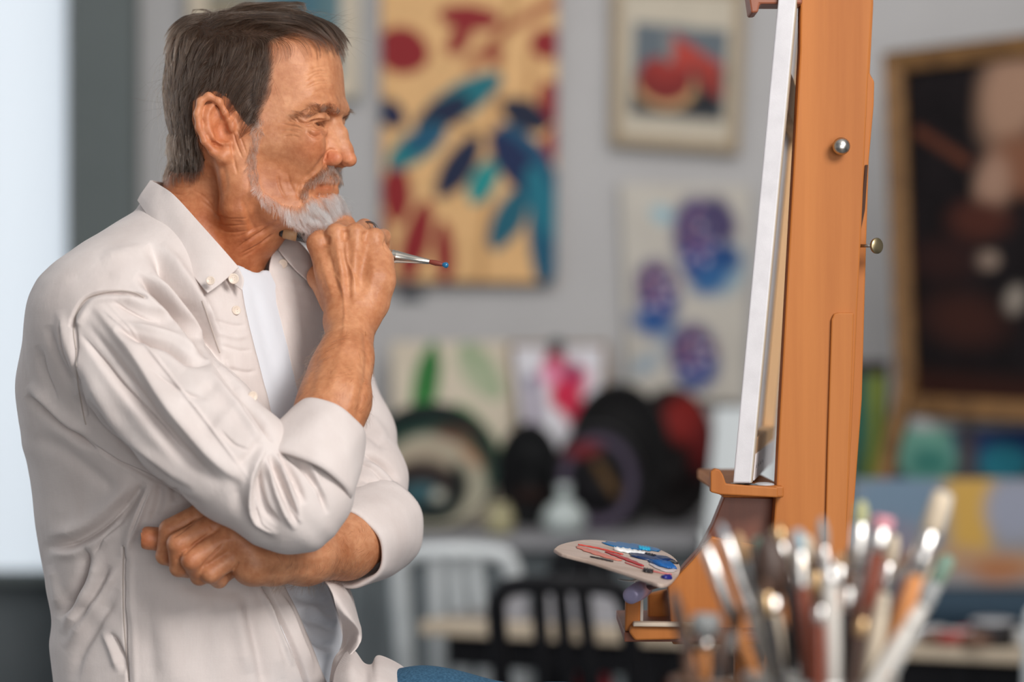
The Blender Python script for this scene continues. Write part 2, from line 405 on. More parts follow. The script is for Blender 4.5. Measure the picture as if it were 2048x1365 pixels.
oak = mat('pale_wood', (.45, .32, .19), .5); noise_mix(oak, (.40, .28, .16), (.52, .38, .24), scale=14, detail=6, stretch=(1, 1, .12))
gold = mat('gold_frame', (.26, .14, .045), .5, metal=.15); noise_mix(gold, (.13, .062, .02), (.25, .125, .04), scale=20, detail=6)
darkwood = mat('dark_wood', (.07, .03, .018), .45); noise_mix(darkwood, (.05, .022, .014), (.12, .05, .028), scale=16, detail=6, stretch=(1, 1, .2))
YP = YW-.045
RED, NAVY, TEAL, CY = (140, 24, 30), (10, 28, 62), (18, 110, 122), (16, 80, 112)
q = [P(762, -70, YP), P(1116, -70, YP), P(1110, 566, YP), P(764, 560, YP)]
bp = thing('painting', P(938, 560, YP), 'large gold-ground canvas with red and blue leaves hanging on the wall', 'painting')
sheet('canvas', q, [('l', ([(1040, -60), (1000, 100), (985, 300), (960, 560)], 5), (170, 120, 70), 12), ('l', ([(1115, 0), (1010, 60), (940, 130)], 9), (150, 62, 40), 14), ('l', ([(880, 230), (940, 260), (985, 270)], 4), (150, 110, 62), 8),
    ('l', ([(770, 330), (850, 400), (890, 560)], 4), (222, 180, 128), 10), ('l', ([(1060, 100), (1060, 200), (1040, 260)], 4), (165, 108, 60), 9),
    ('leaf', ((752, 82), (856, 120), 48), RED), ('leaf', ((876, 30), (1002, 40), 26), RED), ('leaf', ((940, 40), (898, 112), 20), RED), ('e', (988, 112, 17, 15, 0), RED), ('e', (1096, 88, 36, 32, 10), RED),
    ('leaf', ((1100, 160), (1104, 250), 26), RED), ('leaf', ((1120, 250), (1090, 330), 20), (150, 40, 30)), ('leaf', ((792, 325), (794, 448), 30), RED), ('leaf', ((856, 400), (808, 565), 27), RED), ('leaf', ((886, 440), (892, 570), 20), RED), ('leaf', ((766, 430), (768, 560), 13), RED),
    ('leaf', ((832, 258), (1002, 150), 34), TEAL), ('leaf', ((832, 262), (940, 195), 30), NAVY), ('leaf', ((774, 334), (892, 252), 30), (24, 120, 128)), ('leaf', ((810, 300), (892, 256), 22), CY), ('leaf', ((750, 205), (808, 250), 26), (14, 26, 66)),
    ('leaf', ((876, 396), (958, 272), 30), NAVY), ('leaf', ((1002, 205), (1098, 256), 30), (12, 24, 52)), ('leaf', ((944, 408), (990, 320), 26), (20, 140, 140)), ('leaf', ((984, 500), (1054, 370), 30), (16, 92, 112)), ('leaf', ((1000, 250), (1112, 420), 46), CY), ('leaf', ((985, 262), (1080, 400), 34), (10, 34, 78)),
    ('leaf', ((1092, 330), (1090, 580), 34), (14, 84, 112)), ('leaf', ((1060, 330), (1110, 480), 28), (14, 110, 130))], (226, 180, 124), paint_m, bp, (120, 190), .03, 3, edge=(120, 90, 60), mott=.10)
wpar(box('canvas_edge', (P(938, 0, YP)[0], YP+.02, P(0, 566, YP)[2]-.004), (.50, .03, .006), darkwood, None, .001), bp)
pl = thing('wall_label', P(820, 592, YW-.01), 'small dark grey wall label below the large leaf painting', 'label'); wpar(box('plate', P(821, 592, YW-.008), (px(44, YW), .006, px(17, YW)), mat('slate', (.035, .042, .055), .5), None, .001), pl)
wpar(box('backing', P(821, 592, YW-.003), (px(54, YW), .006, px(26, YW)), mat('label_rim', (.20, .21, .23), .5), None, .001), pl)
# blue picture behind his head
qb = thing('picture', P(550, 200, YP), 'cream framed blue grey picture hanging behind his head', 'painting')
q = [P(372, -120, YP), P(723, -120, YP), P(723, 200, YP), P(372, 200, YP)]
sheet('print', q, [('e', (600, 40, 60, 120, 10), (70, 110, 125), 60), ('e', (450, 60, 80, 90, 0), (150, 140, 120), 60), ('l', ([(655, -100), (650, 170)], 14), (90, 120, 125), 20)], (108, 138, 150), paint_m, qb, (50, 60), .01, 5)
cream = mat('cream_frame', (.62, .53, .40), .5); noise_mix(cream, (.58, .49, .36), (.66, .57, .45), scale=12)
frame_bars(q, px(42, YP), .03, cream, qb)
# watermelon picture
wq = [P(1222, -40, YP), P(1494, -30, YP), P(1478, 308, YP), P(1220, 290, YP)]
wm = thing('picture', P(1350, 300, YP), 'framed still life of cut melon in a wide cream mount', 'painting')
sheet('print', wq, [('p', [(1268, 44), (1458, 62), (1444, 242), (1262, 228)], (96, 106, 114), 4), ('p', [(1266, 150), (1330, 160), (1452, 140), (1444, 240), (1262, 226)], (24, 30, 40), 22),
    ('e', (1332, 175, 62, 44, 8), (200, 160, 110), 6), ('e', (1330, 160, 56, 44, 8), (122, 26, 24), 6), ('e', (1330, 140, 40, 22, 8), (150, 40, 32), 12), ('p', [(1346, 66), (1446, 132), (1440, 150), (1344, 130)], (176, 58, 46), 8), ('p', [(1330, 60), (1348, 66), (1344, 126), (1330, 124)], (130, 130, 128), 6), ('leaf', ((1390, 120), (1442, 196), 18), (150, 46, 34), 9), ('e', (1410, 205, 30, 18, 0), (16, 20, 28), 12)], (196, 186, 168), paint_m, wm, (90, 110), .01, 8)
frame_bars(wq, px(22, YP), .035, mat('oak_frame', (.34, .25, .15), .5), wm)
# flower canvas
fq = [P(1240, 366, YP), P(1500, 372, YP), P(1488, 806, YP), P(1256, 792, YP)]
fc = thing('painting', P(1360, 795, YP), 'unframed canvas with blue and purple flower heads on off-white', 'painting')
ops = [('e', (1325, 430, 22, 16, 30), (150, 186, 198), 14), ('e', (1352, 678, 34, 26, 30), (90, 140, 175), 30, .7), ('e', (1290, 730, 30, 16, -30), (110, 150, 180), 24, .7), ('e', (1448, 540, 40, 50, 20), (90, 150, 180), 34, .7)]
for (cu, cv, ru, rv) in ((1315, 585, 44, 66), (1400, 480, 54, 88), (1388, 712, 50, 66)):
    ops += [('e', (cu, cv, ru, rv, -10), (70, 66, 110), 16), ('e', (cu+4, cv+rv*.5, ru*.8, rv*.5, -10), (24, 62, 130), 20)]
    for k in range(16):
        a = k*2.4; r_ = math.sqrt(k/16)*.85; ops.append(('e', (cu+ru*r_*math.cos(a), cv+rv*r_*math.sin(a)*.8-6, 7, 7, 0), ((150, 110, 140), (120, 50, 80), (190, 180, 200))[k % 3], 5))
ops += [('e', (1452, 515, 30, 26, 20), (14, 66, 124), 12), ('e', (1440, 440, 30, 50, -20), (70, 60, 100), 14), ('e', (1420, 560, 40, 26, -30), (40, 96, 150), 16), ('e', (1300, 650, 40, 22, 20), (34, 84, 146), 22)]
sheet('canvas', fq, ops, (196, 190, 180), paint_m, fc, (100, 150), .035, 11, edge=(150, 145, 140))
# leaning canvases on the counter
def leaning(name, label, q, ops, base, n=(80, 90), seed=1, cat='painting', m=None, mott=.06):
    c = sum(np.array(x) for x in q)/4; t = thing(name, (q[3]+q[2])/2, label, cat)
    sheet('canvas', q, ops, base, m or paint_m, t, n, .016, seed, edge=(160, 150, 130), mott=mott); return t
def lq(u0, v0, u1, v1, Yt, Yb, w=0): return [P(u0, v0, Yt), P(u1, v0, Yt), P(u1+w, v1, Yb), P(u0+w, v1, Yb)]
def zv(Y, z=None): return 682.5-((z if z is not None else ctop+.004)-ZC)/Y*FPX
G1, G2, G3 = (46, 128, 54), (128, 160, 120), (86, 146, 84)
ops = [('leaf', ((836, 856), (868, 684), 26), G1), ('leaf', ((846, 800), (872, 690), 12), (30, 96, 40)), ('leaf', ((920, 690), (1000, 800), 34), G2, 14, .6), ('leaf', ((904, 810), (1000, 930), 28), G3), ('leaf', ((896, 815), (950, 870), 16), (60, 140, 70))]
for k in range(9): ops.append(('l', ([(925+k*9, 695+k*11), (960+k*6, 685+k*13)], 1.6), (96, 140, 92), 4)); ops.append(('l', ([(905+k*11, 815+k*13), (930+k*10, 812+k*15)], 1.8), (70, 140, 76), 4))
leaning('painting', 'cream canvas with green leaves leaning on the wall above the counter', lq(782, 684, 1022, zv(7.0), 7.2, 7.0, 8), ops, (208, 196, 176), (100, 110), 14)
pk = leaning('painting', 'white sheet with pink and purple blooms clipped to a brown board', [P(1026, 694, 7.14), P(1206, 694, 7.14), P(1196, 905, 7.0), P(1050, 905, 7.0)],
    [('e', (1110, 725, 22, 22, 0), (180, 20, 60), 12), ('e', (1140, 760, 36, 34, 0), (200, 70, 110), 18), ('e', (1146, 745, 14, 22, 0), (120, 40, 80), 10), ('e', (1130, 790, 30, 34, 20), (196, 20, 66), 14), ('e', (1150, 820, 24, 30, 0), (190, 16, 60), 14), ('e', (1100, 750, 20, 20, 0), (224, 140, 170), 14), ('l', ([(1062, 760), (1068, 820), (1070, 880)], 10), (122, 104, 130), 14), ('e', (1062, 762, 11, 14, 0), (80, 72, 110), 8)], (214, 212, 218), (80, 90), 21)
bq = [P(1016, 686, 7.17), P(1216, 686, 7.17), P(1222, 905, 7.03), P(1040, 905, 7.03)]
wpar(sheet('board', bq, [], (128, 100, 70), paint_m, None, (8, 8), .012, 3), pk)
wpar(box('clip', P(1114, 690, 7.12), (px(30, 7.1), .03, px(24, 7.1)), mat('black_clip', (.03, .035, .04), .4, metal=.6), None, .004), pk)
# round painted panels standing on the counter
def disc(u, v, ru, rv, Y, ops, base, label, seed, tilt=.10):
    t = thing('round_painting', (P(u, v, Y)[0], Y, ctop), label, 'painting'); nr, ns = 34, 72
    c = P(u, v, Y); rx = px(ru, Y); rz = px(rv, Y); V = [c+np.array([0, -.006, 0])]; 
    for i in range(1, nr+1):
        r = i/nr
        for k in range(ns):
            a = 2*math.pi*k/ns; z = rz*r*math.sin(a); V.append(c+np.array([rx*r*math.cos(a), -.006*(1-r)+z*tilt+.004*math.cos(r*9), z]))
    n1 = len(V)
    for k in range(ns):
        a = 2*math.pi*k/ns; z = rz*math.sin(a); V.append(c+np.array([rx*math.cos(a), .02+z*tilt, z]))
    F = [(0, 1+k, 1+(k+1) % ns) for k in range(ns)]
    for i in range(nr-1):
        for k in range(ns): k2 = (k+1) % ns; a0 = 1+i*ns; F.append((a0+k, a0+ns+k, a0+ns+k2, a0+k2))
    a0 = 1+(nr-1)*ns
    for k in range(ns): k2 = (k+1) % ns; F.append((a0+k, n1+k, n1+k2, a0+k2))
    F.append(tuple(range(n1, n1+ns))); V = np.array(V); o = mesh_obj('panel', V, F, paint_g, None)
    col = np.ones((len(V), 4), np.float32); col[:, :3] = paint(V, ops, base, 1, seed, .2)
    at = o.data.color_attributes.new('paint', 'FLOAT_COLOR', 'POINT'); at.data.foreach_set('color', col.ravel())
    bm = bmesh.new(); bm.from_mesh(o.data); bmesh.ops.recalc_face_normals(bm, faces=bm.faces[:]); bm.to_mesh(o.data); bm.free()
    wpar(o, t)
    rim = [c+np.array([rx*1.0*math.cos(a), .006+rz*math.sin(a)*tilt, rz*1.0*math.sin(a)]) for a in np.linspace(0, 2*math.pi, 49)]
    wpar(tube('rim', rim, .007, mat('rim_paint', tuple(x*.5 for x in lin(base)), .5), seg=8), t); return t
def dv(Y, rv): return zv(Y)-rv
disc(862, dv(6.74, 126), 132, 122, 6.74, [('r', (862, 975, 96, 92, 20), (168, 162, 142), 10), ('e', (850, 920, 60, 34, 0), (170, 156, 136), 14), ('e', (850, 965, 62, 44, 8), (46, 36, 34), 14), ('e', (838, 985, 34, 20, 0), (60, 96, 104), 14), ('e', (878, 992, 14, 12, 0), (190, 190, 176), 6), ('e', (905, 868, 34, 14, 10), (140, 50, 30), 12), ('e', (945, 905, 16, 40, -40), (176, 130, 100), 14), ('r', (862, 975, 122, 118, 12), (20, 60, 50), 12, .8)], (22, 34, 32), 'round green and cream panel painted like an eye on the counter', 31)
disc(1058, dv(6.86, 102), 62, 100, 6.86, [('e', (1060, 990, 34, 14, 0), (46, 30, 26), 14)], (7, 9, 12), 'small plain black round panel left of the purple ringed one', 32)
disc(1345, dv(6.98, 134), 84, 132, 6.98, [('e', (1370, 838, 44, 48, 10), (122, 26, 22), 22), ('e', (1400, 890, 20, 50, 0), (100, 22, 22), 20)], (14, 8, 9), 'round black panel with a red top standing under the flower canvas', 33)
disc(1238, dv(6.92, 140), 98, 138, 6.92, [], (6, 5, 7), 'largest black round panel standing behind the ringed one', 34)
disc(1196, dv(6.72, 104), 84, 102, 6.72, [('r', (1196, 962, 68, 84, 7), (84, 74, 92), 12), ('e', (1165, 900, 34, 14, -10), (110, 28, 32), 14), ('l', ([(1195, 930), (1230, 985)], 9), (92, 68, 40), 12)], (9, 8, 13), 'dark round panel with a purple grey ring and red streak', 35)
# vessels on the counter
glaze = mat('pale_glaze', (.50, .56, .55), .25, spec=.6); glaze2 = mat('ochre_glaze', (.42, .38, .22), .35)
def vessel(u, Y, prof, label, m, name='vase'):
    t = thing(name, (P(u, 0, Y)[0], Y, ctop), label, name); b0 = P(u, 0, Y); b0[2] = ctop
    wpar(lathe('body', prof[:-2], b0, b0+np.array([0, 0, 1]), m, seg=28), t); wpar(lathe('neck', prof[-3:], b0, b0+np.array([0, 0, 1]), m, seg=28), t); return t
vessel(1128, 6.63, [(0, .035), (.01, .055), (.045, .062), (.075, .045), (.09, .022), (.12, .018), (.135, .022)], 'small pale glazed vase in front of the dark round panels', glaze)
vessel(1000, 6.60, [(0, .028), (.01, .036), (.05, .038), (.07, .03), (.078, .024), (.085, .026)], 'small ochre glazed jar right of the eye painting', glaze2, 'jar')
# white board leaning beside the easel, right-hand pictures
leaning('foam_board', 'blank white foam board leaning against the counter behind the easel', [P(1432, 816, 6.56), P(1560, 816, 6.56), P(1530, zv(6.2, .02), 6.2), P(1350, zv(6.2, .02), 6.2)], [], (206, 212, 214), (8, 8), 41, 'board')
YR = 6.55
pq = [P(1772, 104, YR), P(2240, 44, 6.05), P(2240, 860, 6.05), P(1800, 832, YR)]
pt = thing('painting', P(1800, 832, YR), 'large dark portrait in a heavy gold frame at the right', 'painting')
sheet('canvas', pq, [('e', (2020, 190, 60, 110, 10), (150, 118, 98), 40), ('e', (2040, 330, 60, 60, 0), (120, 80, 60), 40), ('e', (1985, 370, 34, 62, 10), (150, 118, 100), 24), ('l', ([(1835, 262), (1880, 290), (1935, 325)], 9), (92, 50, 34), 14), ('e', (1975, 520, 22, 18, 0), (150, 130, 116), 14), ('e', (2030, 600, 20, 30, 20), (140, 130, 120), 14), ('e', (1890, 520, 70, 40, 0), (44, 24, 22), 40), ('e', (1930, 640, 80, 50, 10), (56, 30, 24), 50), ('e', (1960, 440, 60, 40, 0), (70, 36, 28), 30), ('l', ([(1830, 770), (2060, 790)], 30), (48, 24, 18), 40)], (20, 15, 17), paint_g, pt, (110, 160), .02, 51, mott=.5)
frame_bars(pq, px(44, YR), .06, gold, pt, .03)
gq = [P(1700, 722, 6.75), P(1776, 722, 6.75), P(1776, zv(6.66), 6.66), P(1700, zv(6.66), 6.66)]
gt = leaning('painting', 'narrow green and yellow canvas half hidden behind the easel post', gq, [('l', ([(1755, 760), (1745, 960)], 12), (140, 150, 50), 12), ('e', (1725, 850, 16, 70, 0), (30, 92, 74), 14), ('l', ([(1700, 735), (1776, 735)], 14), (40, 26, 24), 5)], (40, 80, 60), (40, 80), 61)
# slanted gold frame leaning below the portrait
sf = thing('batten', P(1740, 1130, 6.2), 'brown gold wooden batten leaning at a slant under the portrait', 'batten')
c2z = .787
a_, b_2 = P(1818, 745, 6.40), P(1722, zv(6.22, c2z), 6.22); d_ = Vector(b_2-a_); wpar(box('strip', (a_+b_2)/2, (.042, .03, d_.length-.03), gold, None, .004, d_.to_track_quat('Z', 'Y').to_matrix()), sf)
wpar(box('strip_end', b_2+np.array([0, 0, .004]), (.046, .034, .008), darkwood, None, .001), sf)
leaning('painting', 'teal and blue abstract canvas standing between portrait and landscape', lq(1782, 836, 2130, zv(6.39, c2z+.004), 6.46, 6.39), [('e', (1855, 905, 62, 62, 0), (96, 150, 134), 14), ('e', (1860, 925, 40, 30, 0), (40, 110, 100), 20), ('e', (2000, 880, 90, 60, 0), (14, 52, 110), 26), ('e', (2010, 925, 50, 36, 0), (10, 120, 140), 20), ('l', ([(1830, 848), (1980, 846), (2110, 845)], 12), (170, 170, 170), 10), ('e', (1935, 900, 18, 60, 0), (70, 62, 66), 16)], (26, 44, 52), (90, 60), 62)
leaning('painting', 'wide hazy landscape canvas in blue and ochre on the right', lq(1706, 958, 2140, zv(6.0, c2z+.004), 6.08, 6.0), [('e', (1800, 1000, 110, 60, 0), (104, 126, 146), 40), ('p', [(1890, 950), (1990, 950), (1980, 1120), (1900, 1100)], (190, 150, 70), 34), ('e', (2030, 1020, 60, 60, 0), (140, 144, 160), 34), ('l', ([(1700, 1130), (1900, 1120), (2140, 1135)], 22), (168, 132, 100), 36), ('e', (1770, 1080, 60, 40, 0), (120, 116, 134), 40), ('e', (2000, 1140, 60, 24, 0), (160, 104, 66), 24)], (130, 130, 134), (100, 70), 63)
cb2 = thing('cabinet', (1.9, 6.2, 0), 'low dark cabinet under the pictures at the right', 'cabinet'); cdm = mat('dark_cabinet', (.03, .034, .04), .6); xa = P(1600, 0, 6.0)[0]
wpar(box('top', ((xa+3.2)/2, 6.22, c2z-.012), (3.2-xa, .56, .024), cdm, None, .003), cb2); wpar(box('body', ((xa+3.2)/2, 6.24, (c2z-.024)/2), (3.2-xa-.04, .50, c2z-.026), cdm, None, .002), cb2)
for k in range(4):
    w_ = (3.2-xa-.04)/4; d = wpar(box('door', (xa+.02+w_*(k+.5), 5.98, .38), (w_-.008, .018, .70), cdm, None, .002), cb2); h_ = box('handle', (xa+.02+w_*(k+.85), 5.965, .55), (.01, .012, .12), darkwood, None, .002); h_.parent = d; h_.matrix_parent_inverse = Matrix.Translation(cb2.location).inverted()
# ================================================================ tables and chairs behind
EDL = np.array([-.215, 5.60]); EDR = np.array([1.75, 4.80]); ed = (EDR-EDL)/np.linalg.norm(EDR-EDL); en = np.array([-ed[1], ed[0]])
plank = mat('pale_plank', (.52, .42, .31), .6); noise_mix(plank, (.46, .37, .27), (.58, .48, .36), scale=10, detail=6, stretch=(.2, 1, 1))
under = mat('dark_underframe', (.009, .009, .011), .7, spec=.15)
tb = thing('work_table', (.7, 5.3, 0), 'long work table with a thick pale plank top behind the chairs', 'table')
def tbox(name, s, n_, z, L, Wd, H, m, par=tb, bev=.003):
    c = EDL+ed*s+en*n_; R_ = Matrix.Rotation(math.atan2(ed[1], ed[0]), 3, 'Z'); return wpar(box(name, (c[0], c[1], z), (L, Wd, H), m, None, bev, R_), par)
Lt = float(np.linalg.norm(EDR-EDL))
planks_back = mat('grey_washed_plank', (.20, .19, .19), .6); noise_mix(planks_back, (.16, .15, .15), (.26, .25, .24), scale=10, stretch=(.2, 1, 1))
for k in range(3): tbox('plank', Lt/2, .05+k*.10, .735, Lt, .097, .03, plank if k == 0 else planks_back)
tbox('rail', Lt/2, .06, .68, Lt-.1, .03, .07, under)
tbox('shade_panel', Lt/2+.33, .30, .42, Lt-.70, .012, .56, under)  # black sheet put in as the shade under the table
for s in (.55, 1.25, Lt-.1):
    for n_ in (.06, .24): tbox('leg', s, n_, .36, .05, .05, .72, under)
tbox('shelf', Lt/2+.2, .14, .30, Lt-.5, .26, .025, plank)
# things on the table
def tpt(s, n_, z=.75): c = EDL+ed*s+en*n_; return np.array([c[0], c[1], z])
def s_of(u, n_=.15):    # position along the table for a pixel column
    k = (u-1024)/FPX; b = EDL+en*n_; return (k*b[1]-b[0])/(ed[0]-k*ed[1])
box_m = mat('grey_card', (.33, .33, .36), .7); dbl = mat('dark_blue_cloth', (.012, .035, .06), .8)
for u, w, h, lab in ((1030, .05, .05, 'small grey carton on the table behind the left chair slats'), (1115, .10, .055, 'flat grey carton on the table seen through the chair back'), (1200, .09, .05, 'grey carton on the table right of the other cartons')):
    c = tpt(s_of(u), .16); t = thing('carton', c, lab, 'box', 'grey cartons on the table'); wpar(box('body', c+np.array([0, 0, h/2]), (w, .10, h), box_m, None, .002), t); wpar(box('lid', c+np.array([0, 0, h+.003]), (w+.004, .104, .008), box_m, None, .001), t)
ro = thing('fabric_roll', tpt(s_of(1800), .22), 'dark blue fabric roll lying below the landscape canvas', 'fabric')
p0, p1 = tpt(s_of(1560), .22, .80), tpt(s_of(2200), .22, .80)
wpar(lathe('roll', [(0, .01), (0, .045), (.01, .05), (np.linalg.norm(p1-p0)-.01, .05), (np.linalg.norm(p1-p0), .045), (np.linalg.norm(p1-p0), .01)], p0, p1, dbl), ro)
wpar(lathe('core', [(-.02, .012), (.02, .016)], p0, p1, plank, seg=12), ro)
tubem = [mat('paint_tube_%s' % n, c, .35, metal=.3) for n, c in (('silver', (.6, .6, .62)), ('white', (.75, .74, .72)), ('red', (.35, .05, .04)), ('umber', (.16, .08, .05)))]
capm = mat('tube_cap', (.05, .05, .055), .4)
tl_ = ['silver paint tube nearest the blue roll end', 'white paint tube lying on the right table', 'red paint tube lying among the others', 'brown paint tube lying on the right table', 'silver tube beside the dark tin', 'white tube at the far right table', 'red brown tube near the table edge', 'umber tube in front of the tin', 'pale tube lying crosswise']
for i, (u, n_, an, mi) in enumerate(((1862, .10, .3, 0), (1900, .07, -.4, 1), (1935, .12, .8, 2), (1880, .03, .1, 3), (1968, .09, -.2, 0), (2038, .12, .5, 1), (1915, .02, -.1, 2), (1962, .01, .3, 3), (2044, .06, -.6, 1))):
    c = tpt(s_of(u, n_), n_, .765); d = np.array([math.cos(an), math.sin(an), 0]); t = thing('paint_tube', c, tl_[i], 'paint tube', 'paint tubes on the right table')
    wpar(lathe('body', [(0, .002), (0, .016), (.05, .016), (.07, .015), (.078, .007)], c-d*.04, c+d, tubem[mi], seg=14), t); wpar(lathe('cap', [(0, .008), (.014, .008), (.014, .002)], c+d*.038, c+d, capm, seg=12), t)
c = tpt(s_of(1998, .0), .0, .75); t = thing('tin', c, 'dark round tin standing at the table edge on the right', 'tin'); wpar(lathe('body', [(0, .03), (0, .045), (.05, .046), (.05, .042)], c+np.array([0, .06, 0]), c+np.array([0, .06, 1]), mat('black_tin', (.025, .022, .024), .4, metal=.4)), t)
wpar(lathe('rim', [(.048, .044), (.052, .048), (.055, .046), (.055, .041)], c+np.array([0, .06, 0]), c+np.array([0, .06, 1]), tubem[0]), t)
# red things on the shelf under the table
redm = mat('red_enamel', (.45, .015, .03), .4); redb = mat('rust_card', (.22, .06, .035), .6)
for u, w, h, m_, lab in ((1143, .035, .16, redm, 'red bottle under the table behind the black chair'), (1208, .035, .15, redm, 'second red bottle right of the first under the table'), (1298, .05, .14, redm, 'red canister on the shelf beside the easel'), (1364, .07, .11, redb, 'rust brown box on the shelf beside the red canister')):
    s_ = s_of(u, .14); c = tpt(s_, .14, .3125); z0 = min(P(u, 1306, c[1])[2], .70)
    t = thing('canister' if m_ is redm else 'box', c, lab, 'container'); H = max(z0-.3125, .08)
    if m_ is redm: wpar(lathe('body', [(0, .01), (0, w/2), (H*.8, w/2), (H*.92, w*.3), (H*.93, w*.2)], c, c+np.array([0, 0, 1]), m_), t); wpar(lathe('cap', [(H*.92, w*.22), (H, w*.22), (H, .002)], c, c+np.array([0, 0, 1]), capm), t)
    else: wpar(box('body', c+np.array([0, 0, H/2]), (w, .08, H), m_, None, .002), t); wpar(box('lid', c+np.array([0, 0, H+.003]), (w+.006, .086, .012), m_, None, .001), t)
# metal chairs: curved tubular back with three flat splats
def chair(uL, uR, vtop, Y, m, label, fr=.02, sw=.017, lean=.07, yaw=0.0, hgt=None, skew=0.0, seat=True):
    cx = (P(uL, 0, Y)[0]+P(uR, 0, Y)[0])/2; wd = (P(uR, 0, Y)[0]-P(uL, 0, Y)[0])/math.cos(yaw); zt = P(0, vtop, Y)[2]
    t = thing('metal_chair', (cx, Y, 0), label, 'chair'); h = wd/2-.015; Rz = Matrix.Rotation(yaw, 3, 'Z')
    def X(x, y, z): q_ = Rz @ Vector((x, y, 0)); return np.array([cx+q_.x+skew*(z-zt), Y+q_.y, z])
    def bk(z): return -lean*(z-.45)/.43      # back leans towards the photographer
    pts = [X(-h*.96, bk(.45), .45), X(-h, bk(.6), .60), X(-h, bk(zt-.08), zt-.08), X(-h*.93, bk(zt-.03), zt-.035), X(-h*.72, bk(zt), zt-.015), X(0, bk(zt)-.02, zt-.008), X(h*.72, bk(zt), zt-.015), X(h*.93, bk(zt-.03), zt-.035), X(h, bk(zt-.08), zt-.08), X(h, bk(.6), .60), X(h*.96, bk(.45), .45)]
    wpar(tube('back_frame', pts, fr, m, n=60, seg=10), t)
    for k in (-1, 0, 1):
        x = k*h*.36; tp = X(x*.9, bk(zt)-.016, zt-.02); bt = X(x*1.25, bk(.5), .46)
        wpar(tube('splat', [tp, (tp+bt)/2+np.array([0, -.006, 0]), bt], [sw, sw*.9, sw], m, seg=10, flat=.35, n=12), t)
    bm = bmesh.new(); cs = [(-.19, 0), (.19, 0), (.205, .20), (.19, .38), (0, .41), (-.19, .38), (-.205, .20)]
    lo_ = [bm.verts.new(X(x*wd/.38, y, .435)) for x, y in cs]; hi_ = [bm.verts.new(X(x*wd/.38, y, .455)) for x, y in cs]
    bm.faces.new(lo_[::-1]); bm.faces.new(hi_)
    for i in range(7): bm.faces.new([lo_[i], lo_[(i+1) % 7], hi_[(i+1) % 7], hi_[i]])
    wpar(bm_obj('seat', bm, m, None, bevel=.006), t)
    for sx, sy, dx, dy in ((-1, 0, -.02, -.06), (1, 0, .02, -.06), (-1, .36, -.02, .04), (1, .36, .02, .04)):
        wpar(tube('leg', [X(sx*h*.95, sy, .44), X(sx*h+dx, sy+dy, 0.002)], [.015, .013], m, seg=10), t)
    wpar(tube('stretcher', [X(-h, -.02, .22), X(h, -.02, .22)], .009, m, seg=8), t); return t
whm = mat('white_chair_paint', (.66, .70, .71), .35, spec=.5); noise_mix(whm, (.62, .66, .67), (.70, .73, .74), scale=9)
blm = mat('black_chair_paint', (.006, .006, .008), .5, spec=.2); noise_mix(blm, (.005, .005, .007), (.009, .009, .011), scale=9)
chair(785, 1035, 1092, 5.98, whm, 'white metal chair with slatted back left of the black one', fr=.023, sw=.019, skew=-.06)
chair(972, 1262, 1152, 4.95, blm, 'black metal chair with slatted back nearest the table front', skew=-.09)
chair(1100, 1225, 1092, 6.05, blm, 'second black metal chair half hidden behind the front one', skew=0)
chair(2034, 2330, 1180, 4.6, whm, 'white metal chair cut off by the right edge of the picture', skew=-.03)

# ================================================================ easel with canvas
ew = mat('orange_beech', (.60, .245, .085), .5, spec=.22)
noise_mix(ew, (.37, .118, .026), (.52, .190, .048), scale=9, detail=7, stretch=(2.2, 2.2, .10), lo=.3, hi=.7); bump_noise(ew, 60, .12, .0008, 4, (3, 3, .1))
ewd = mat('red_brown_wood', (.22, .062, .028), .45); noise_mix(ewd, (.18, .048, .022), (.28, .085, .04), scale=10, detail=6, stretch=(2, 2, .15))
steel = mat('nickel', (.55, .52, .48), .28, metal=1.0)
stainm = mat('paint_spots', (.45, .47, .50), .6)
YE = 2.56
es = thing('easel', (P(1640, 0, YE)[0], YE+.15, 0), 'orange wooden easel with a broad post and a canvas ledge', 'easel')
def prism(name, pts, Y0, Y1, m, par, bevel=.002, sub=False):
    """board with an outline in its own plane (drawn at depth Y0), Y0..Y1 thick"""
    bm = bmesh.new(); F0 = [bm.verts.new(P(u, v, Y0)) for u, v in pts]; F1 = [bm.verts.new(P(u, v, Y0)+np.array([0, Y1-Y0, 0])) for u, v in pts]; n = len(pts)
    bm.faces.new(F0); bm.faces.new(F1[::-1])
    for i in range(n): bm.faces.new([F0[i], F0[(i+1) % n], F1[(i+1) % n], F1[i]])
    return wpar(bm_obj(name, bm, m, None, bevel=bevel), par)
prism('post', [(1606, -420), (1745, -420), (1745, 8), (1737, 150), (1730, 300), (1722, 480), (1714, 640), (1704, 860), (1692, 1085), (1660, 1700), (1500, 1700), (1536, 1200), (1552, 985), (1560, 820), (1572, 600), (1590, 280), (1600, 100)], 2.545, 2.570, ew, es)
prism('back_post', [(1640, -420), (1746, -420), (1747, 10), (1740, 148), (1749, 162), (1748, 210), (1738, 320), (1733, 480), (1724, 800), (1703, 1085), (1672, 1700), (1560, 1700), (1620, 900)], 2.574, 2.598, ew, es)
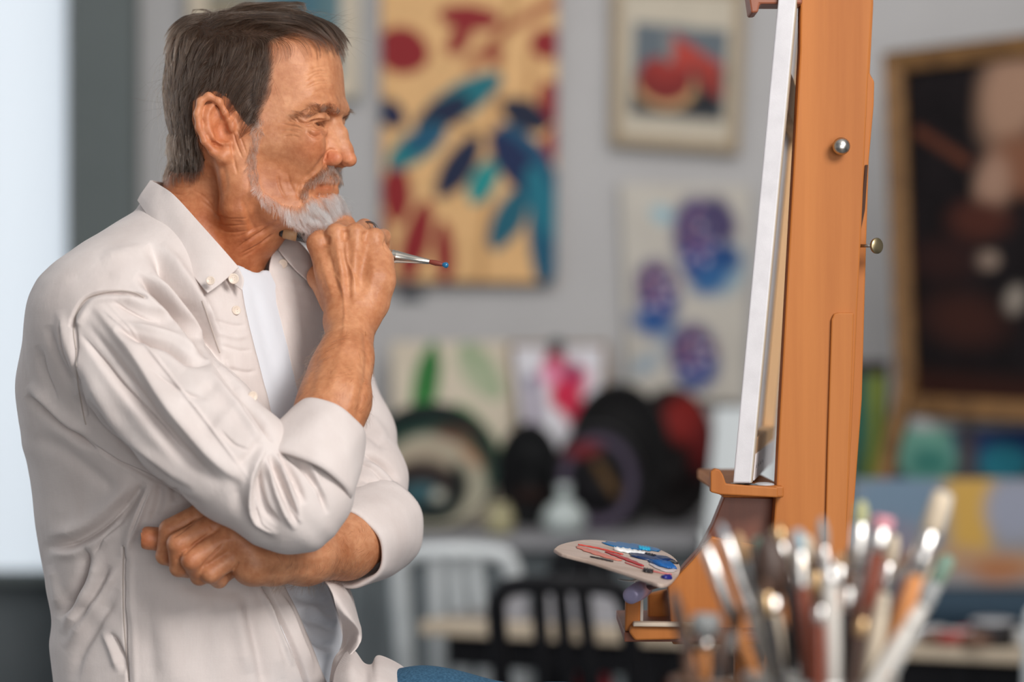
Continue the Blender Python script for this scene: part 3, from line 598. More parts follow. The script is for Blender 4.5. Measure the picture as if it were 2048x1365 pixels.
# slider let into the face of the post
prism('slider', [(1663, 640), (1668, 628), (1676, 626), (1708, 626), (1706, 700), (1695, 1000), (1690, 1150), (1668, 1500), (1636, 1500), (1650, 1100), (1655, 900)], 2.5405, 2.546, ew, es, .0015)
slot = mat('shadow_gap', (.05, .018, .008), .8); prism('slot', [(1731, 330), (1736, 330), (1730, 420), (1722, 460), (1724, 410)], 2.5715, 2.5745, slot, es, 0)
c_ = P(1682, 293, 2.535); wpar(lathe('knob', [(-.010, .0045), (0, .005), (.001, .0088), (.005, .0092), (.0085, .0068), (.010, .003), (.0102, .0005)], c_+np.array([0, .002, 0]), c_+np.array([0, -1, 0]), steel, seg=32), es)
a0, a1 = P(1718, 492, 2.555), P(1748, 492, 2.545); wpar(lathe('bolt', [(0, .0018), (.016, .0018)], a0, a1, steel, seg=10), es)
cc = P(1753, 492, 2.545); dd = np.array([.55, -.83, 0]); wpar(lathe('thumb_screw', [(-.002, .002), (-.001, .0082), (.001, .0085), (.002, .0075), (.0023, .001)], cc, cc+dd, mat('brass', (.42, .34, .20), .35, metal=1), seg=28), es)
# ledge, its lip and the brackets
wpar(box('ledge', (P(1497, 0, 2.56)[0]+.002, 2.70, P(0, 982, 2.55)[2]), (px(122, 2.55), .34, .012), ew, None, .002), es)
prism('ledge_lip', [(1421, 944), (1430, 938), (1440, 940), (1447, 952), (1452, 968), (1556, 976), (1556, 996), (1440, 990), (1421, 985)], 2.515, 2.53, ew, es, .0015)
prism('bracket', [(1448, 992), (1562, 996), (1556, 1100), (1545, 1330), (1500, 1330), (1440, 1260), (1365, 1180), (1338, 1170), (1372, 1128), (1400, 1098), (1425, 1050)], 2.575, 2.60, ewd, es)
prism('side_panel', [(1335, 1174), (1385, 1122), (1412, 1088), (1424, 1074), (1470, 1084), (1552, 1100), (1548, 1290), (1345, 1290)], 2.50, 2.515, ew, es)
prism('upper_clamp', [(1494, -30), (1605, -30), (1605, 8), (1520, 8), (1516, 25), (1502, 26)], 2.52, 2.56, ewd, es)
# sketch box of the easel, open frame with bars
prism('drawer_side', [(1252, 1182), (1282, 1180), (1280, 1258), (1250, 1265)], 2.46, 2.478, ew, es)
prism('drawer_side', [(1296, 1190), (1346, 1178), (1350, 1262), (1296, 1256)], 2.60, 2.615, ew, es)
prism('drawer_front', [(1262, 1252), (1360, 1254), (1362, 1280), (1270, 1282), (1258, 1266)], 2.45, 2.462, ew, es)
prism('drawer_edge', [(1268, 1246), (1400, 1248), (1400, 1256), (1266, 1254)], 2.445, 2.46, mat('pale_edge', (.58, .48, .38), .6), es, .001)
prism('divider', [(1281, 1185), (1287, 1185), (1286, 1250), (1280, 1250)], 2.47, 2.60, mat('pale_divider', (.50, .47, .42), .6), es, .0005)
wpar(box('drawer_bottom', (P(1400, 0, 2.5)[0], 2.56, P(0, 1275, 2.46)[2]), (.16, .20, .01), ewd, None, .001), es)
for u_, s_ in ((1500, .0), (1660, 0)):
    b0_ = P(u_, 1300, 2.62); wpar(box('leg', (b0_[0], 2.62 if u_ < 1600 else 2.585, b0_[2]/2), (.035, .025, b0_[2]), ew, None, .002), es)
wpar(box('foot', (.30, 2.70, .02), (.50, .05, .04), ew, None, .003), es); wpar(box('foot', (.30, 3.02, .02), (.50, .05, .04), ew, None, .003), es)
for y in (2.70, 3.02): pass
wpar(box('foot_beam', (.26, 2.84, .05), (.045, .42, .03), ew, None, .003), es); wpar(box('rear_leg', (P(1600, 0, 2.6)[0]+.02, 2.99, .55), (.03, .03, 1.06), ew, None, .003), es)
wpar(box('tie_bar', (P(1600, 0, 2.6)[0]+.02, 2.80, 1.06), (.03, .40, .03), ew, None, .003), es)
# paint smears on the ledge
for i, (u, v, y, r_) in enumerate(((1452, 966, 2.535, .004), (1475, 969, 2.55, .006), (1500, 971, 2.54, .005), (1528, 972, 2.55, .007))):
    c2 = P(u, v, y); c2[2] = P(0, 982, 2.55)[2]+.0065; bm = bmesh.new(); bmesh.ops.create_uvsphere(bm, u_segments=12, v_segments=8, radius=1, matrix=Matrix.Translation(Vector(c2)) @ Matrix.Diagonal((r_*1.6, r_*2, r_*.35, 1))); wpar(bm_obj('dried_paint', bm, (stainm, mat('cream_daub', (.62, .56, .46), .6), mat('slate_daub', (.10, .13, .15), .6), stainm)[i], None, smooth=True), es)
# canvas on the ledge, seen from its edge and a little from behind
cvm = mat('primed_canvas', (.66, .64, .66), .75); noise_mix(cvm, (.62, .60, .62), (.70, .68, .70), scale=30, detail=6); bump_noise(cvm, 900, .3, .0004)
rawm = mat('raw_canvas', (.50, .43, .34), .85); strm = mat('stretcher_pine', (.60, .36, .17), .6); noise_mix(strm, (.52, .30, .14), (.68, .44, .24), scale=12, stretch=(2, 2, .15))
ca = thing('canvas', P(1482, 966, 2.53), 'white stretched canvas standing edge-on on the easel ledge', 'canvas')
zb = P(0, 966, 2.515)[2]; bl = P(1466, 966, 2.515); tlx = P(1562, -60, 2.515); up = tlx-bl; Hc = up[2]; ang = math.radians(-9.0)
dv_ = np.array([-math.sin(ang), math.cos(ang), 0]); thx = np.array([math.cos(ang), math.sin(ang), 0]); Wc = .46; Tc = .0185; upv = up/up[2]
def cvbox(name, a, b, t0, t1, z0, z1, m, bev=.001):
    """a..b along the depth, t0..t1 through the thickness, z0..z1 up the tilted canvas"""
    bm = bmesh.new(); vs = []
    for z in (z0, z1):
        for s, t in ((a, t0), (b, t0), (b, t1), (a, t1)): vs.append(bm.verts.new(bl+dv_*s+thx*t+upv*z))
    for f in ((0, 1, 2, 3), (4, 5, 6, 7), (0, 1, 5, 4), (1, 2, 6, 5), (2, 3, 7, 6), (3, 0, 4, 7)): bm.faces.new([vs[k] for k in f])
    return wpar(bm_obj(name, bm, m, None, bevel=bev), ca)
Hc += .25
cvbox('cloth', 0, Wc, 0, .0025, 0, Hc, cvm); cvbox('edge', -.001, .003, 0, Tc, 0, Hc, cvm, .0015); cvbox('edge', Wc-.003, Wc+.001, 0, Tc, 0, Hc, cvm); cvbox('edge', 0, Wc, 0, Tc, -.0005, .003, cvm)
cvbox('turnover', .0, .022, Tc-.0005, Tc+.0008, 0, Hc, rawm, 0)
cvbox('stretcher_bar', .003, .045, .004, Tc-.0006, .003, Hc, strm); cvbox('stretcher_bar', Wc-.045, Wc-.003, .004, Tc-.0006, .003, Hc, strm); cvbox('stretcher_bar', .045, Wc-.045, .004, Tc-.0006, .003, .045, strm); cvbox('stretcher_bar', .045, Wc-.045, .004, Tc-.0006, Hc*.5, Hc*.5+.04, strm)
cvbox('turnover', .045, Wc-.045, Tc-.0005, Tc+.0008, .0, .028, cvm, 0)
for k in range(4):
    c3 = bl+dv_*(.06+.04*k)+thx*(Tc+.001)+upv*.014; wpar(box('staple', c3, (.0006, .0012, .0035), capm, None, 0), ca)
# palette with paint, resting on the easel box
pm = mat('palette_wood', (.50, .38, .31), .5); noise_mix(pm, (.44, .33, .27), (.58, .47, .41), scale=30, detail=5, stretch=(.3, 1, 1))
pal = thing('palette', P(1235, 1125, 2.46), 'pale wooden palette with wet paint sticking out from the easel', 'palette')
PO = P(1240, 1122, 2.46); 
ex = P(1345, 1165, 2.40)-P(1110, 1096, 2.50); ex /= np.linalg.norm(ex); ey = P(1345, 1112, 2.62)-P(1330, 1168, 2.40); ey -= ex*(ey@ex); ey /= np.linalg.norm(ey); ez = np.cross(ex, ey); ez = ez if ez[2] > 0 else -ez
def ray_plane(u, v, h=0):
    d = P(u, v, 1.0)-np.array([0, 0, ZC]); o_ = np.array([0, 0, ZC]); t_ = ((PO+ez*h-o_)@ez)/(d@ez); return o_+d*t_
ol = catmull([(1108, 1098), (1124, 1088), (1170, 1080), (1230, 1084), (1300, 1094), (1338, 1108), (1356, 1124), (1360, 1142), (1342, 1164), (1322, 1169), (1290, 1158), (1236, 1140), (1180, 1122), (1126, 1108), (1108, 1098)], 60)[:-1]
bm = bmesh.new(); T_ = [bm.verts.new(ray_plane(u, v)) for u, v in ol]; Bt = [bm.verts.new(ray_plane(u, v)-ez*.004) for u, v in ol]; bm.faces.new(T_); bm.faces.new(Bt[::-1])
for i in range(len(ol)): bm.faces.new([T_[i], T_[(i+1) % len(ol)], Bt[(i+1) % len(ol)], Bt[i]])
wpar(bm_obj('board', bm, pm, None, bevel=.0012), pal)
def daub(name, pts, w, col, h=.0009, rough=.3):
    m = mat(name+'_paint', lin(col), rough, spec=.6); P_ = np.array([ray_plane(u, v, .0006) for u, v in pts]); n = len(P_); q = catmull(P_, max(14, n*6)); m_ = len(q); V = []; F = []; sg = 12
    T = np.gradient(q, axis=0); T /= np.linalg.norm(T, axis=1)[:, None]+1e-9
    for i in range(m_):
        s = np.cross(ez, T[i]); s /= np.linalg.norm(s)+1e-9; ww = w*math.sqrt(max(math.sin(math.pi*(i+.4)/(m_-.2)), .02))*(1+.18*math.sin(i*1.9+len(pts)*2+w*900))
        for k in range(sg): a = 2*math.pi*k/sg; V.append(q[i]+s*ww*math.cos(a)+ez*max(h*math.sin(a)*(1+.3*math.sin(i*2.3+k)), -.0003))
    for i in range(m_-1):
        for k in range(sg): k2 = (k+1) % sg; F.append((i*sg+k, i*sg+k2, (i+1)*sg+k2, (i+1)*sg+k))
    F.append(tuple(range(sg))); F.append(tuple((m_-1)*sg+k for k in range(sg)))
    bm = bmesh.new(); vs = [bm.verts.new(x) for x in V]; [bm.faces.new([vs[i] for i in f]) for f in F]; wpar(bm_obj('paint_daub', bm, m, None, smooth=True), pal)
for a in ((('sky_blue', [(1214, 1090), (1262, 1093), (1318, 1100)], .020, (8, 104, 160))), ('cyan', [(1276, 1097), (1300, 1101)], .008, (30, 160, 200), .003), ('white', [(1228, 1100), (1262, 1105), (1290, 1110)], .011, (235, 236, 236), .003), ('deep_blue', [(1280, 1118), (1305, 1114), (1332, 1122)], .020, (12, 46, 92), .002), ('blue', [(1310, 1130), (1338, 1132)], .018, (24, 92, 160), .004), ('navy', [(1290, 1112), (1308, 1116)], .009, (10, 18, 34), .003),
    ('red', [(1212, 1104), (1250, 1118), (1286, 1133)], .006, (170, 14, 26)), ('scarlet_line', [(1156, 1090), (1200, 1098), (1246, 1110)], .003, (204, 70, 58)), ('pink', [(1156, 1094), (1196, 1108), (1240, 1122)], .010, (206, 120, 104)), ('black', [(1180, 1114), (1206, 1119), (1226, 1124)], .004, (40, 30, 30)), ('black_blob', [(1286, 1142), (1306, 1146)], .008, (30, 22, 26), .003), ('ultramarine', [(1328, 1158), (1338, 1156)], .005, (20, 30, 120), .003), ('dark_edge', [(1328, 1114), (1352, 1128)], .006, (16, 24, 36)), ('rose_line', [(1250, 1126), (1300, 1142), (1344, 1150)], .002, (190, 100, 96)), ('pale', [(1300, 1128), (1330, 1142), (1350, 1140)], .005, (200, 190, 190))): daub(*a)
ti = thing('paint_tube', P(1278, 1184, 2.44), 'lilac paint tube under the palette on the easel box', 'paint tube')
wpar(lathe('body', [(0, .003), (0, .0085), (.03, .0095), (.052, .0085), (.056, .004)], P(1262, 1192, 2.43), P(1300, 1170, 2.50), mat('lilac_tube', (.42, .38, .58), .35, metal=.2)), ti); wpar(lathe('cap', [(.055, .005), (.066, .005), (.066, .001)], P(1262, 1192, 2.43), P(1300, 1170, 2.50), tubem[1]), ti)
kn = thing('palette_knife', P(1275, 1160, 2.42), 'thin steel palette knife under the edge of the palette', 'knife')
wpar(tube('blade', [P(1236, 1160, 2.42), P(1262, 1163, 2.42), P(1290, 1158, 2.42), P(1316, 1164, 2.42)], [.0015, .0028, .0026, .0015], steel, seg=8, n=14, flat=.4), kn); wpar(tube('handle', [P(1300, 1172, 2.44), P(1330, 1166, 2.41)], [.0045, .0035], darkwood, seg=10), kn)
# ================================================================ the man
YH = 2.60; PSI = math.radians(13)
HO = P(520, 250, YH); HF = np.array([math.cos(PSI), -math.sin(PSI), 0]); HL = np.array([math.sin(PSI), math.cos(PSI), 0])
def H2(u, v, lat=0.0):
    """pixel + sideways offset (m, negative = towards the lens) -> head coordinates (forward, sideways, z)"""
    k = (u-1024)/FPX
    x = (k*(HO[1]+lat*HL[1])-HO[0]-lat*HL[0])/(HF[0]-k*HF[1])
    Y = HO[1]+x*HF[1]+lat*HL[1]
    return np.array([x, lat, ZC-(v-682.5)*Y/FPX])
RH = np.array([HF, HL, [0, 0, 1]])
def HW(h): h = np.asarray(h, float); return np.array([HO[0]+h[0]*HF[0]+h[1]*HL[0], HO[1]+h[0]*HF[1]+h[1]*HL[1], h[2]])
def Hh(u, v, lat=0.0, side=1, off=(0, 0, 0)):
    h = H2(u, v, lat)+np.array(off); h[1] *= side; return HW(h)
HEADR = np.array([[26, 540, 420, 12], [31, 585, 400, 30], [42, 622, 382, 46], [60, 648, 366, 58], [90, 667, 352, 68], [130, 678, 343, 74],
    [170, 681.5, 339, 77], [205, 684, 341, 77.5], [222, 682, 343, 77], [240, 672, 346, 76], [265, 663, 353, 74.5], [300, 660, 366, 71], [325, 660, 385, 67],
    [345, 668, 410, 64], [360, 670, 432, 61.5], [372, 661, 447, 59.5], [382, 664, 460, 57.5], [396, 657, 478, 54], [415, 661, 505, 49], [435, 660, 535, 42], [448, 650, 565, 33], [456, 635, 590, 18]], float)
_dn = catmull(HEADR, 200)
_hz = np.array([[H2(r[1], r[0])[2], H2(r[1], r[0])[0], H2(r[2], r[0])[0], r[3]/1000] for r in _dn])[::-1]
def head_f(p, grow=0.0):
    q = p-HO; x = q@HF; y = q@HL; z = p[:, 2]
    xf = np.interp(z, _hz[:, 0], _hz[:, 1]); xb = np.interp(z, _hz[:, 0], _hz[:, 2]); w = np.interp(z, _hz[:, 0], _hz[:, 3])
    xc = xb+(xf-xb)*.47; a = np.where(x > xc, xf-xc, xc-xb)+grow; w = w+grow
    n = np.where(x > xc, 2.02+.28*np.clip((z-(ZC+.215))/.03, 0, 1), 2.1)
    f = ((np.abs(x-xc)/a)**n+(np.abs(y)/w)**n)**(1/n)-1
    f = f*np.minimum(a, w)*.92
    return np.maximum(f, np.maximum(z-_hz[-1, 0]-grow, _hz[0, 0]-z-grow))
def TR(rows):
    d = catmull(np.array(rows, float), 160); return d
PST = math.radians(26)
TF = np.array([math.cos(PST), -math.sin(PST)]); TL = np.array([math.sin(PST), math.cos(PST)])
TROWS = TR([[428, 335, 470, .050, 2.62], [445, 300, 520, .075, 2.62], [470, 262, 540, .100, 2.62], [500, 205, 560, .128, 2.62], [540, 133, 590, .155, 2.62], [575, 106, 610, .172, 2.62], [620, 92, 628, .185, 2.62],
    [700, 73, 640, .185, 2.62], [770, 58, 645, .180, 2.62], [850, 62, 645, .172, 2.625], [960, 80, 640, .160, 2.63], [1060, 90, 640, .155, 2.635], [1150, 107, 650, .155, 2.64],
    [1230, 120, 675, .158, 2.64], [1290, 116, 690, .162, 2.64], [1365, 127, 700, .168, 2.64], [1450, 138, 715, .175, 2.64], [1560, 150, 720, .175, 2.64], [1640, 160, 700, .165, 2.64]])
_tz = ZC-(TROWS[:, 0]-682.5)*2.62/FPX
_tu = (TROWS[:, 1]+TROWS[:, 2])/2; _th = (TROWS[:, 2]-TROWS[:, 1])/2*TROWS[:, 4]/FPX
_tcx = (_tu-1024)*TROWS[:, 4]/FPX; _tal = TROWS[:, 3]; _tyc = TROWS[:, 4]
_taf = np.sqrt(np.maximum(_th**2-(_tal*TF[1])**2, .03**2))/TF[0]
def torso_f(p, inset=0.0, ztop=9, zbot=-9):
    z = p[:, 2]; o = np.argsort(_tz); zz = _tz[o]
    I = lambda a: np.interp(z, zz, a[o])
    cx = I(_tcx); cy = I(_tyc); al = I(_tal)-inset; af = I(_taf)-inset
    qx = p[:, 0]-cx; qy = p[:, 1]-cy; xf = qx*TF[0]+qy*TF[1]; xl = qx*TL[0]+qy*TL[1]
    n = 2.25
    f = ((np.abs(xf)/af)**n+(np.abs(xl)/al)**n)**(1/n)-1
    f = f*np.minimum(af, al)*.9
    return np.maximum(f, np.maximum(z-min(ztop, zz[-1]-inset), max(zbot, zz[0]+inset)-z))
def refine(V, F, m):
    """split the quads of a region 1 -> 4 and let the new points settle on the curve"""
    r = m[F].all(1); Fa = F[r]; Fb = F[~r]; n = len(V)
    E = np.stack([np.sort(np.stack([Fa[:, i], Fa[:, (i+1) % 4]], 1), 1) for i in range(4)], 1).reshape(-1, 2)
    key = E[:, 0].astype(np.int64)*n+E[:, 1]; uk, ix, inv = np.unique(key, return_index=True, return_inverse=True)
    mid = (V[E[ix, 0]]+V[E[ix, 1]])/2; cen = V[Fa].mean(1); e = (n+inv.reshape(-1, 4)); c = n+len(mid)+np.arange(len(Fa))
    V2 = np.r_[V, mid, cen]; Q = np.concatenate([np.stack([Fa[:, i], e[:, i], c, e[:, (i+3) % 4]], 1) for i in range(4)])
    cnt = np.bincount(np.concatenate([Fb.ravel(), np.zeros(0, int)]), minlength=len(V2)) > 0       # border points stay put
    ecount = np.bincount(inv, minlength=len(mid)); bm_ = np.zeros(len(V2)); bm_[Q.ravel()] = 1; bm_[cnt] = 0; bm_[n:n+len(mid)][ecount < 2] = 0
    F2 = np.r_[Q, Fb]; return smooth_mesh(V2, F2, 3, .5, bm_), F2
def build_body():
    B = Field()
    B.fn(lambda p: head_f(p), .006)
    both = (1, -1)
    for s in both:
        # brow ridge, cheekbone, jaw line, temple and eye socket
        B.chain([Hh(599, 232, -.058, s), Hh(628, 217, -.042, s), Hh(656, 215, -.020, s), Hh(670, 220, -.006, s)], [.0048, .0066, .0052, .0036], .013)
        B.ell(Hh(586, 284, -.056, s), (.022, .010, .014), RH, k=.03)
        B.ell(Hh(612, 296, -.044, s), (.013, .012, .016), RH, k=.03)
        B.chain([Hh(480, 300, -.062, s), Hh(487, 378, -.057, s), Hh(555, 420, -.041, s), Hh(628, 442, -.018, s)], [.008, .012, .012, .012], .02)
        B.ell(Hh(648, 242, -.036, s), (.010, .015, .0080), RH, k=.012, mode='s')
        B.ell(Hh(655, 243, -.018, s), (.008, .008, .009), RH, k=.008, mode='s')
        # eyelids round the ball, slit between
        c = Hh(613, 246, -.0325, s); hx = H2(613, 246, -.0325)*np.array([1, s, 1])
        B.ell(c, (.0138,)*3, k=.008)
        B.chain([Hh(594, 236, -.055, s), Hh(616, 232, -.048, s), Hh(640, 233, -.036, s), Hh(656, 237, -.022, s)], [.0030, .0042, .0042, .0028], .005)
        B.chain([Hh(604, 262, -.050, s), Hh(628, 266, -.042, s), Hh(650, 262, -.026, s)], [.0025, .0034, .0028], .007)
        sl = [HW(hx+.0137*np.array([math.cos(a)*math.cos(e), s*math.sin(a), -math.sin(e)])) for a, e in ((-1.15, .10), (-.75, .10), (-.3, .12), (.2, .14), (.55, .18))]
        B.chain(sl, [.0006, .0013, .0019, .0017, .0007], .0008, 's')
        # nose wing
    B.ell(Hh(585, 350, -.071), (.026, .012, .024), RH, k=.03, mode='s'); B.ell(Hh(585, 350, -.071, -1), (.026, .012, .024), RH, k=.03, mode='s')
    B.ell(Hh(580, 205, -.080), (.024, .010, .026), RH, k=.03, mode='s')
    # nose
    B.chain([Hh(663, 226), Hh(668, 243), Hh(681, 267), Hh(692, 299), Hh(699, 316)], [.0080, .0072, .0072, .0068, .0066], .005)
    B.chain([Hh(655, 262, -.008), Hh(664, 300, -.009)], [.008, .009], .010); B.chain([Hh(655, 262, -.008, -1), Hh(664, 300, -.009, -1)], [.008, .009], .010)
    B.ell(Hh(697, 322), (.0086, .0078, .0064), RH, k=.004)
    for s in both:
        B.ell(Hh(666, 317, -.0150, s), (.0105, .0060, .0082), RH, k=.003)
        B.ell(Hh(684, 334, -.0075, s), (.0075, .0035, .0045), k=.002, mode='s')
    # lips and chin
    for s in both:
        B.chain([Hh(666, 363, 0), Hh(655, 364, -.012, s), Hh(626, 370, -.026, s)], [.0050, .0045, .003], .006)
        B.chain([Hh(662, 379, 0), Hh(651, 380, -.012, s), Hh(626, 375, -.025, s)], [.0050, .0042, .0028], .006)
        B.chain([Hh(680, 371.5, 0), Hh(664, 371.5, -.014, s), Hh(622, 373, -.030, s)], [.0016, .0015, .0009], .002, mode='s')
    B.ell(Hh(640, 420), (.018, .022, .016), k=.02)
    for s in both:
        # ear: shell, helix, antihelix, tragus, lobe; concha carved
        ec = lambda u, v, l: Hh(u, v, l, s)
        B.chain([ec(440, 235, -.070), ec(418, 225, -.080), ec(415, 265, -.080), ec(440, 290, -.073)], [.006, .0065, .0065, .006], .010)
        B.chain([ec(455, 246, -.0755), ec(450, 226, -.081), ec(438, 203, -.085), ec(417, 192, -.088), ec(401, 203, -.0905), ec(395, 228, -.092), ec(398, 255, -.091), ec(409, 282, -.088), ec(426, 303, -.083), ec(445, 314, -.079), ec(455, 308, -.076)],
                [.0028, .0032, .0035, .0037, .0038, .0038, .0037, .0036, .0042, .0060, .0055], .0035)
        B.chain([ec(424, 213, -.0845), ec(414, 234, -.0865), ec(415, 257, -.0865), ec(427, 273, -.0845), ec(443, 282, -.081), ec(457, 287, -.078)], [.0030, .0038, .0038, .0036, .0036, .0028], .003)
        B.ell(ec(446, 262, -.083), (.0095, .0075, .0125), k=.004, mode='s')
        B.ell(ec(431, 232, -.0875), (.005, .005, .008), k=.003, mode='s')
        B.ell(ec(463, 252, -.0770), (.0040, .0036, .0065), RH, k=.005)
        B.chain([ec(452, 305, -.076), ec(458, 313, -.0745)], [.0055, .0040], .004)
    # neck: column, throat, side muscles, Adam's apple
    B.chain([P(440, 320, 2.615), P(432, 400, 2.615), P(418, 470, 2.615), P(410, 560, 2.62)], [.050, .0505, .053, .062], .02)
    B.chain([P(520, 400, 2.585), P(497, 450, 2.585), P(462, 520, 2.60)], [.036, .033, .034], .02)
    B.chain([P(455, 320, 2.545), P(470, 420, 2.545), P(482, 500, 2.575), P(488, 545, 2.585)], [.013, .012, .0095, .008], .014)
    B.chain([P(455, 320, 2.67), P(480, 430, 2.66), P(495, 540, 2.61)], [.013, .012, .008], .014)
    B.ell(P(541, 462, 2.585), (.010, .010, .014), k=.016)
    B.chain([P(390, 360, 2.60), P(368, 460, 2.60), P(345, 560, 2.55)], [.026, .034, .05], .015)
    # trunk and arms (under the clothes they are slimmer than the cloth)
    B.fn(lambda p: torso_f(p, .022, ztop=ZC+.06), .02)
    B.chain([P(235, 670, 2.475), P(400, 850, 2.425), P(590, 1000, 2.395)], [.045, .040, .033], .02)
    B.chain([P(605, 1000, 2.40), P(640, 905, 2.415), P(675, 800, 2.445), P(690, 720, 2.480), P(703, 655, 2.515)], [.034, .0335, .0325, .0275, .0245], .012)
    B.chain([P(636, 860, 2.43), P(666, 760, 2.47)], [.028, .025], .02)
    B.chain([P(600, 650, 2.79), P(655, 760, 2.785), P(698, 870, 2.74), P(735, 1030, 2.63)], [.040, .036, .036, .034], .02)
    B.chain([P(745, 1062, 2.625), P(690, 1090, 2.555), P(610, 1112, 2.485), P(545, 1124, 2.445), P(505, 1128, 2.430)], [.033, .0355, .029, .0225, .0215], .012)
    # ---- right hand: wrist, metacarpals, fist round the brush
    wr = P(704, 640, 2.520)
    B.chain([P(682, 640, 2.520), P(732, 628, 2.524)], [.0185, .0175], .012)
    mcp = {'i': P(636, 487, 2.548), 'm': P(672, 468, 2.541), 'r': P(711, 467, 2.541), 'p': P(749, 476, 2.549)}
    base = {'i': P(682, 615, 2.525), 'm': P(697, 612, 2.521), 'r': P(714, 610, 2.521), 'p': P(737, 606, 2.527)}
    for kk in 'imrp':
        B.chain([base[kk], base[kk]*.45+mcp[kk]*.55+np.array([0, .002, 0]), mcp[kk]], [.0150, .0118, .0106 if kk != 'i' else .0110], .0085)
    B.chain([P(690, 600, 2.542), P(665, 520, 2.562)], [.017, .015], .02); B.chain([P(735, 600, 2.542), P(735, 520, 2.565)], [.018, .017], .02)
    B.chain([P(748, 600, 2.535), P(758, 560, 2.535), P(764, 520, 2.545)], [.0145, .0150, .012], .012)
    fing = {'i': [(652, 457, 2.588), (664, 496, 2.608), (672, 520, 2.590)], 'm': [(692, 450, 2.588), (700, 490, 2.612), (706, 520, 2.592)],
            'r': [(729, 455, 2.586), (735, 492, 2.609), (738, 520, 2.590)], 'p': [(766, 474, 2.574), (767, 505, 2.588), (763, 523, 2.578)]}
    for kk, pts in fing.items():
        w = 1.0 if kk != 'p' else .9
        B.chain([mcp[kk], P(*pts[0])], [.0100*w, .0090*w], .004); B.chain([P(*q) for q in pts], [.0088*w, .0078*w, .0072*w], .003)
    B.chain([P(668, 605, 2.545), P(640, 555, 2.575), P(660, 520, 2.606), P(700, 505, 2.618)], [.015, .0125, .0105, .0085], .007)   # thumb
    B.chain([mcp['i'], P(671, 450, 2.575), P(690, 446, 2.585)], [.0100, .0088, .008], .006)
    # ---- left hand: fist lying on the side of the belly
    lm = [P(402, 1030, 2.440), P(437, 1046, 2.427), P(466, 1071, 2.420), P(484, 1100, 2.424)]
    for q, rr in zip(lm, (.0105, .0108, .0108, .0105)):
        B.chain([P(508, 1128, 2.430), q*.6+P(520, 1112, 2.428)*.4, q], [.0175, .0140, rr*1.12], .009)
    lp = [P(340, 1060, 2.428), P(356, 1088, 2.408), P(384, 1121, 2.402), P(421, 1147, 2.410)]
    ld = [P(330, 1112, 2.436), P(358, 1136, 2.419), P(399, 1153, 2.420), P(438, 1160, 2.428)]
    lt = [P(355, 1122, 2.456), P(388, 1142, 2.446), P(425, 1148, 2.446), P(455, 1146, 2.450)]
    for i in range(4):
        w = (1, 1, 1, .93)[i]
        B.chain([lm[i], lp[i]], [.0120*w, .0112*w], .003)
        B.chain([lp[i], ld[i], lt[i]], [.0108*w, .0094*w, .0084*w], .0018)
    B.chain([P(470, 1125, 2.45), P(390, 1100, 2.462), P(330, 1080, 2.452), P(296, 1077, 2.447)], [.015, .0125, .0120, .0118], .004)   # thumb
    V, F = B.mesh((-.51, 2.30, .93), (-.08, 2.86, 1.775), .0015)
    N = vnormals(V, F)
    hands = [  # tendons, veins and knuckle creases of the right hand; arm muscles
        ([(596+44, 500), (655, 560), (672, 610)], 1.6, 6, 6), ([(672, 478), (682, 540), (690, 600)], 3.0, 7, 6), ([(690, 500), (697, 560), (700, 620)], -2.2, 6, 6),
        ([(655, 500), (668, 550), (680, 590)], -2.4, 6, 6), ([(711, 480), (708, 540), (706, 600)], 2.2, 7, 6), ([(728, 500), (724, 560), (720, 600)], -1.8, 8, 8),
        ([(692, 482), (694, 520), (704, 545), (712, 575)], 2.0, 3, 3.5), ([(660, 540), (684, 575), (690, 640), (682, 690)], 1.5, 3.5, 3.5),
        ([(740, 490), (745, 540), (738, 600)], 1.5, 8, 8), ([(655, 470), (652, 492)], -3.5, 6, 6), ([(691, 458), (690, 484)], -3.5, 6, 6), ([(730, 462), (729, 488)], -3.2, 6, 6),
        ([(770, 478), (768, 492), (774, 505)], -1.6, 1.6, 1.6), ([(723, 640), (735, 720), (722, 800), (706, 870)], -2.6, 5, 6), ([(700, 650), (680, 720), (660, 790)], 1.6, 9, 9),
        ([(715, 660), (712, 740), (695, 830)], 2.0, 9, 8), ([(640, 700), (625, 760), (612, 810)], -1.5, 8, 8),
        # left hand: grooves between the fingers, knuckles
        ([(396, 1038), (370, 1058), (345, 1077)], -4.2, 2.0, 2.0), ([(416, 1070), (385, 1092), (366, 1112)], -4.6, 2.0, 2.0), ([(447, 1088), (420, 1117), (400, 1140)], -4.2, 2.0, 2.0),
        ([(455, 1052), (458, 1080)], -1.6, 4, 4), ([(478, 1125), (466, 1142)], -2.4, 2, 2), ([(420, 1052), (426, 1060)], -1.0, 3, 3),
        ([(520, 1128), (600, 1122), (680, 1110)], 1.4, 12, 10), ([(560, 1140), (640, 1140)], -1.0, 8, 8)]
    u_, v_ = proj(V); fine = (((v_ < 640) & (u_ > 330) & (u_ < 800)) | ((v_ > 990) & (u_ > 260) & (u_ < 760))) & (N[:, 1] < .25) & (V[:, 1] < 2.66)
    V, F = refine(V, F, fine); N = vnormals(V, F)
    V = crease(V, N, hands, px(1.35, 2.45))
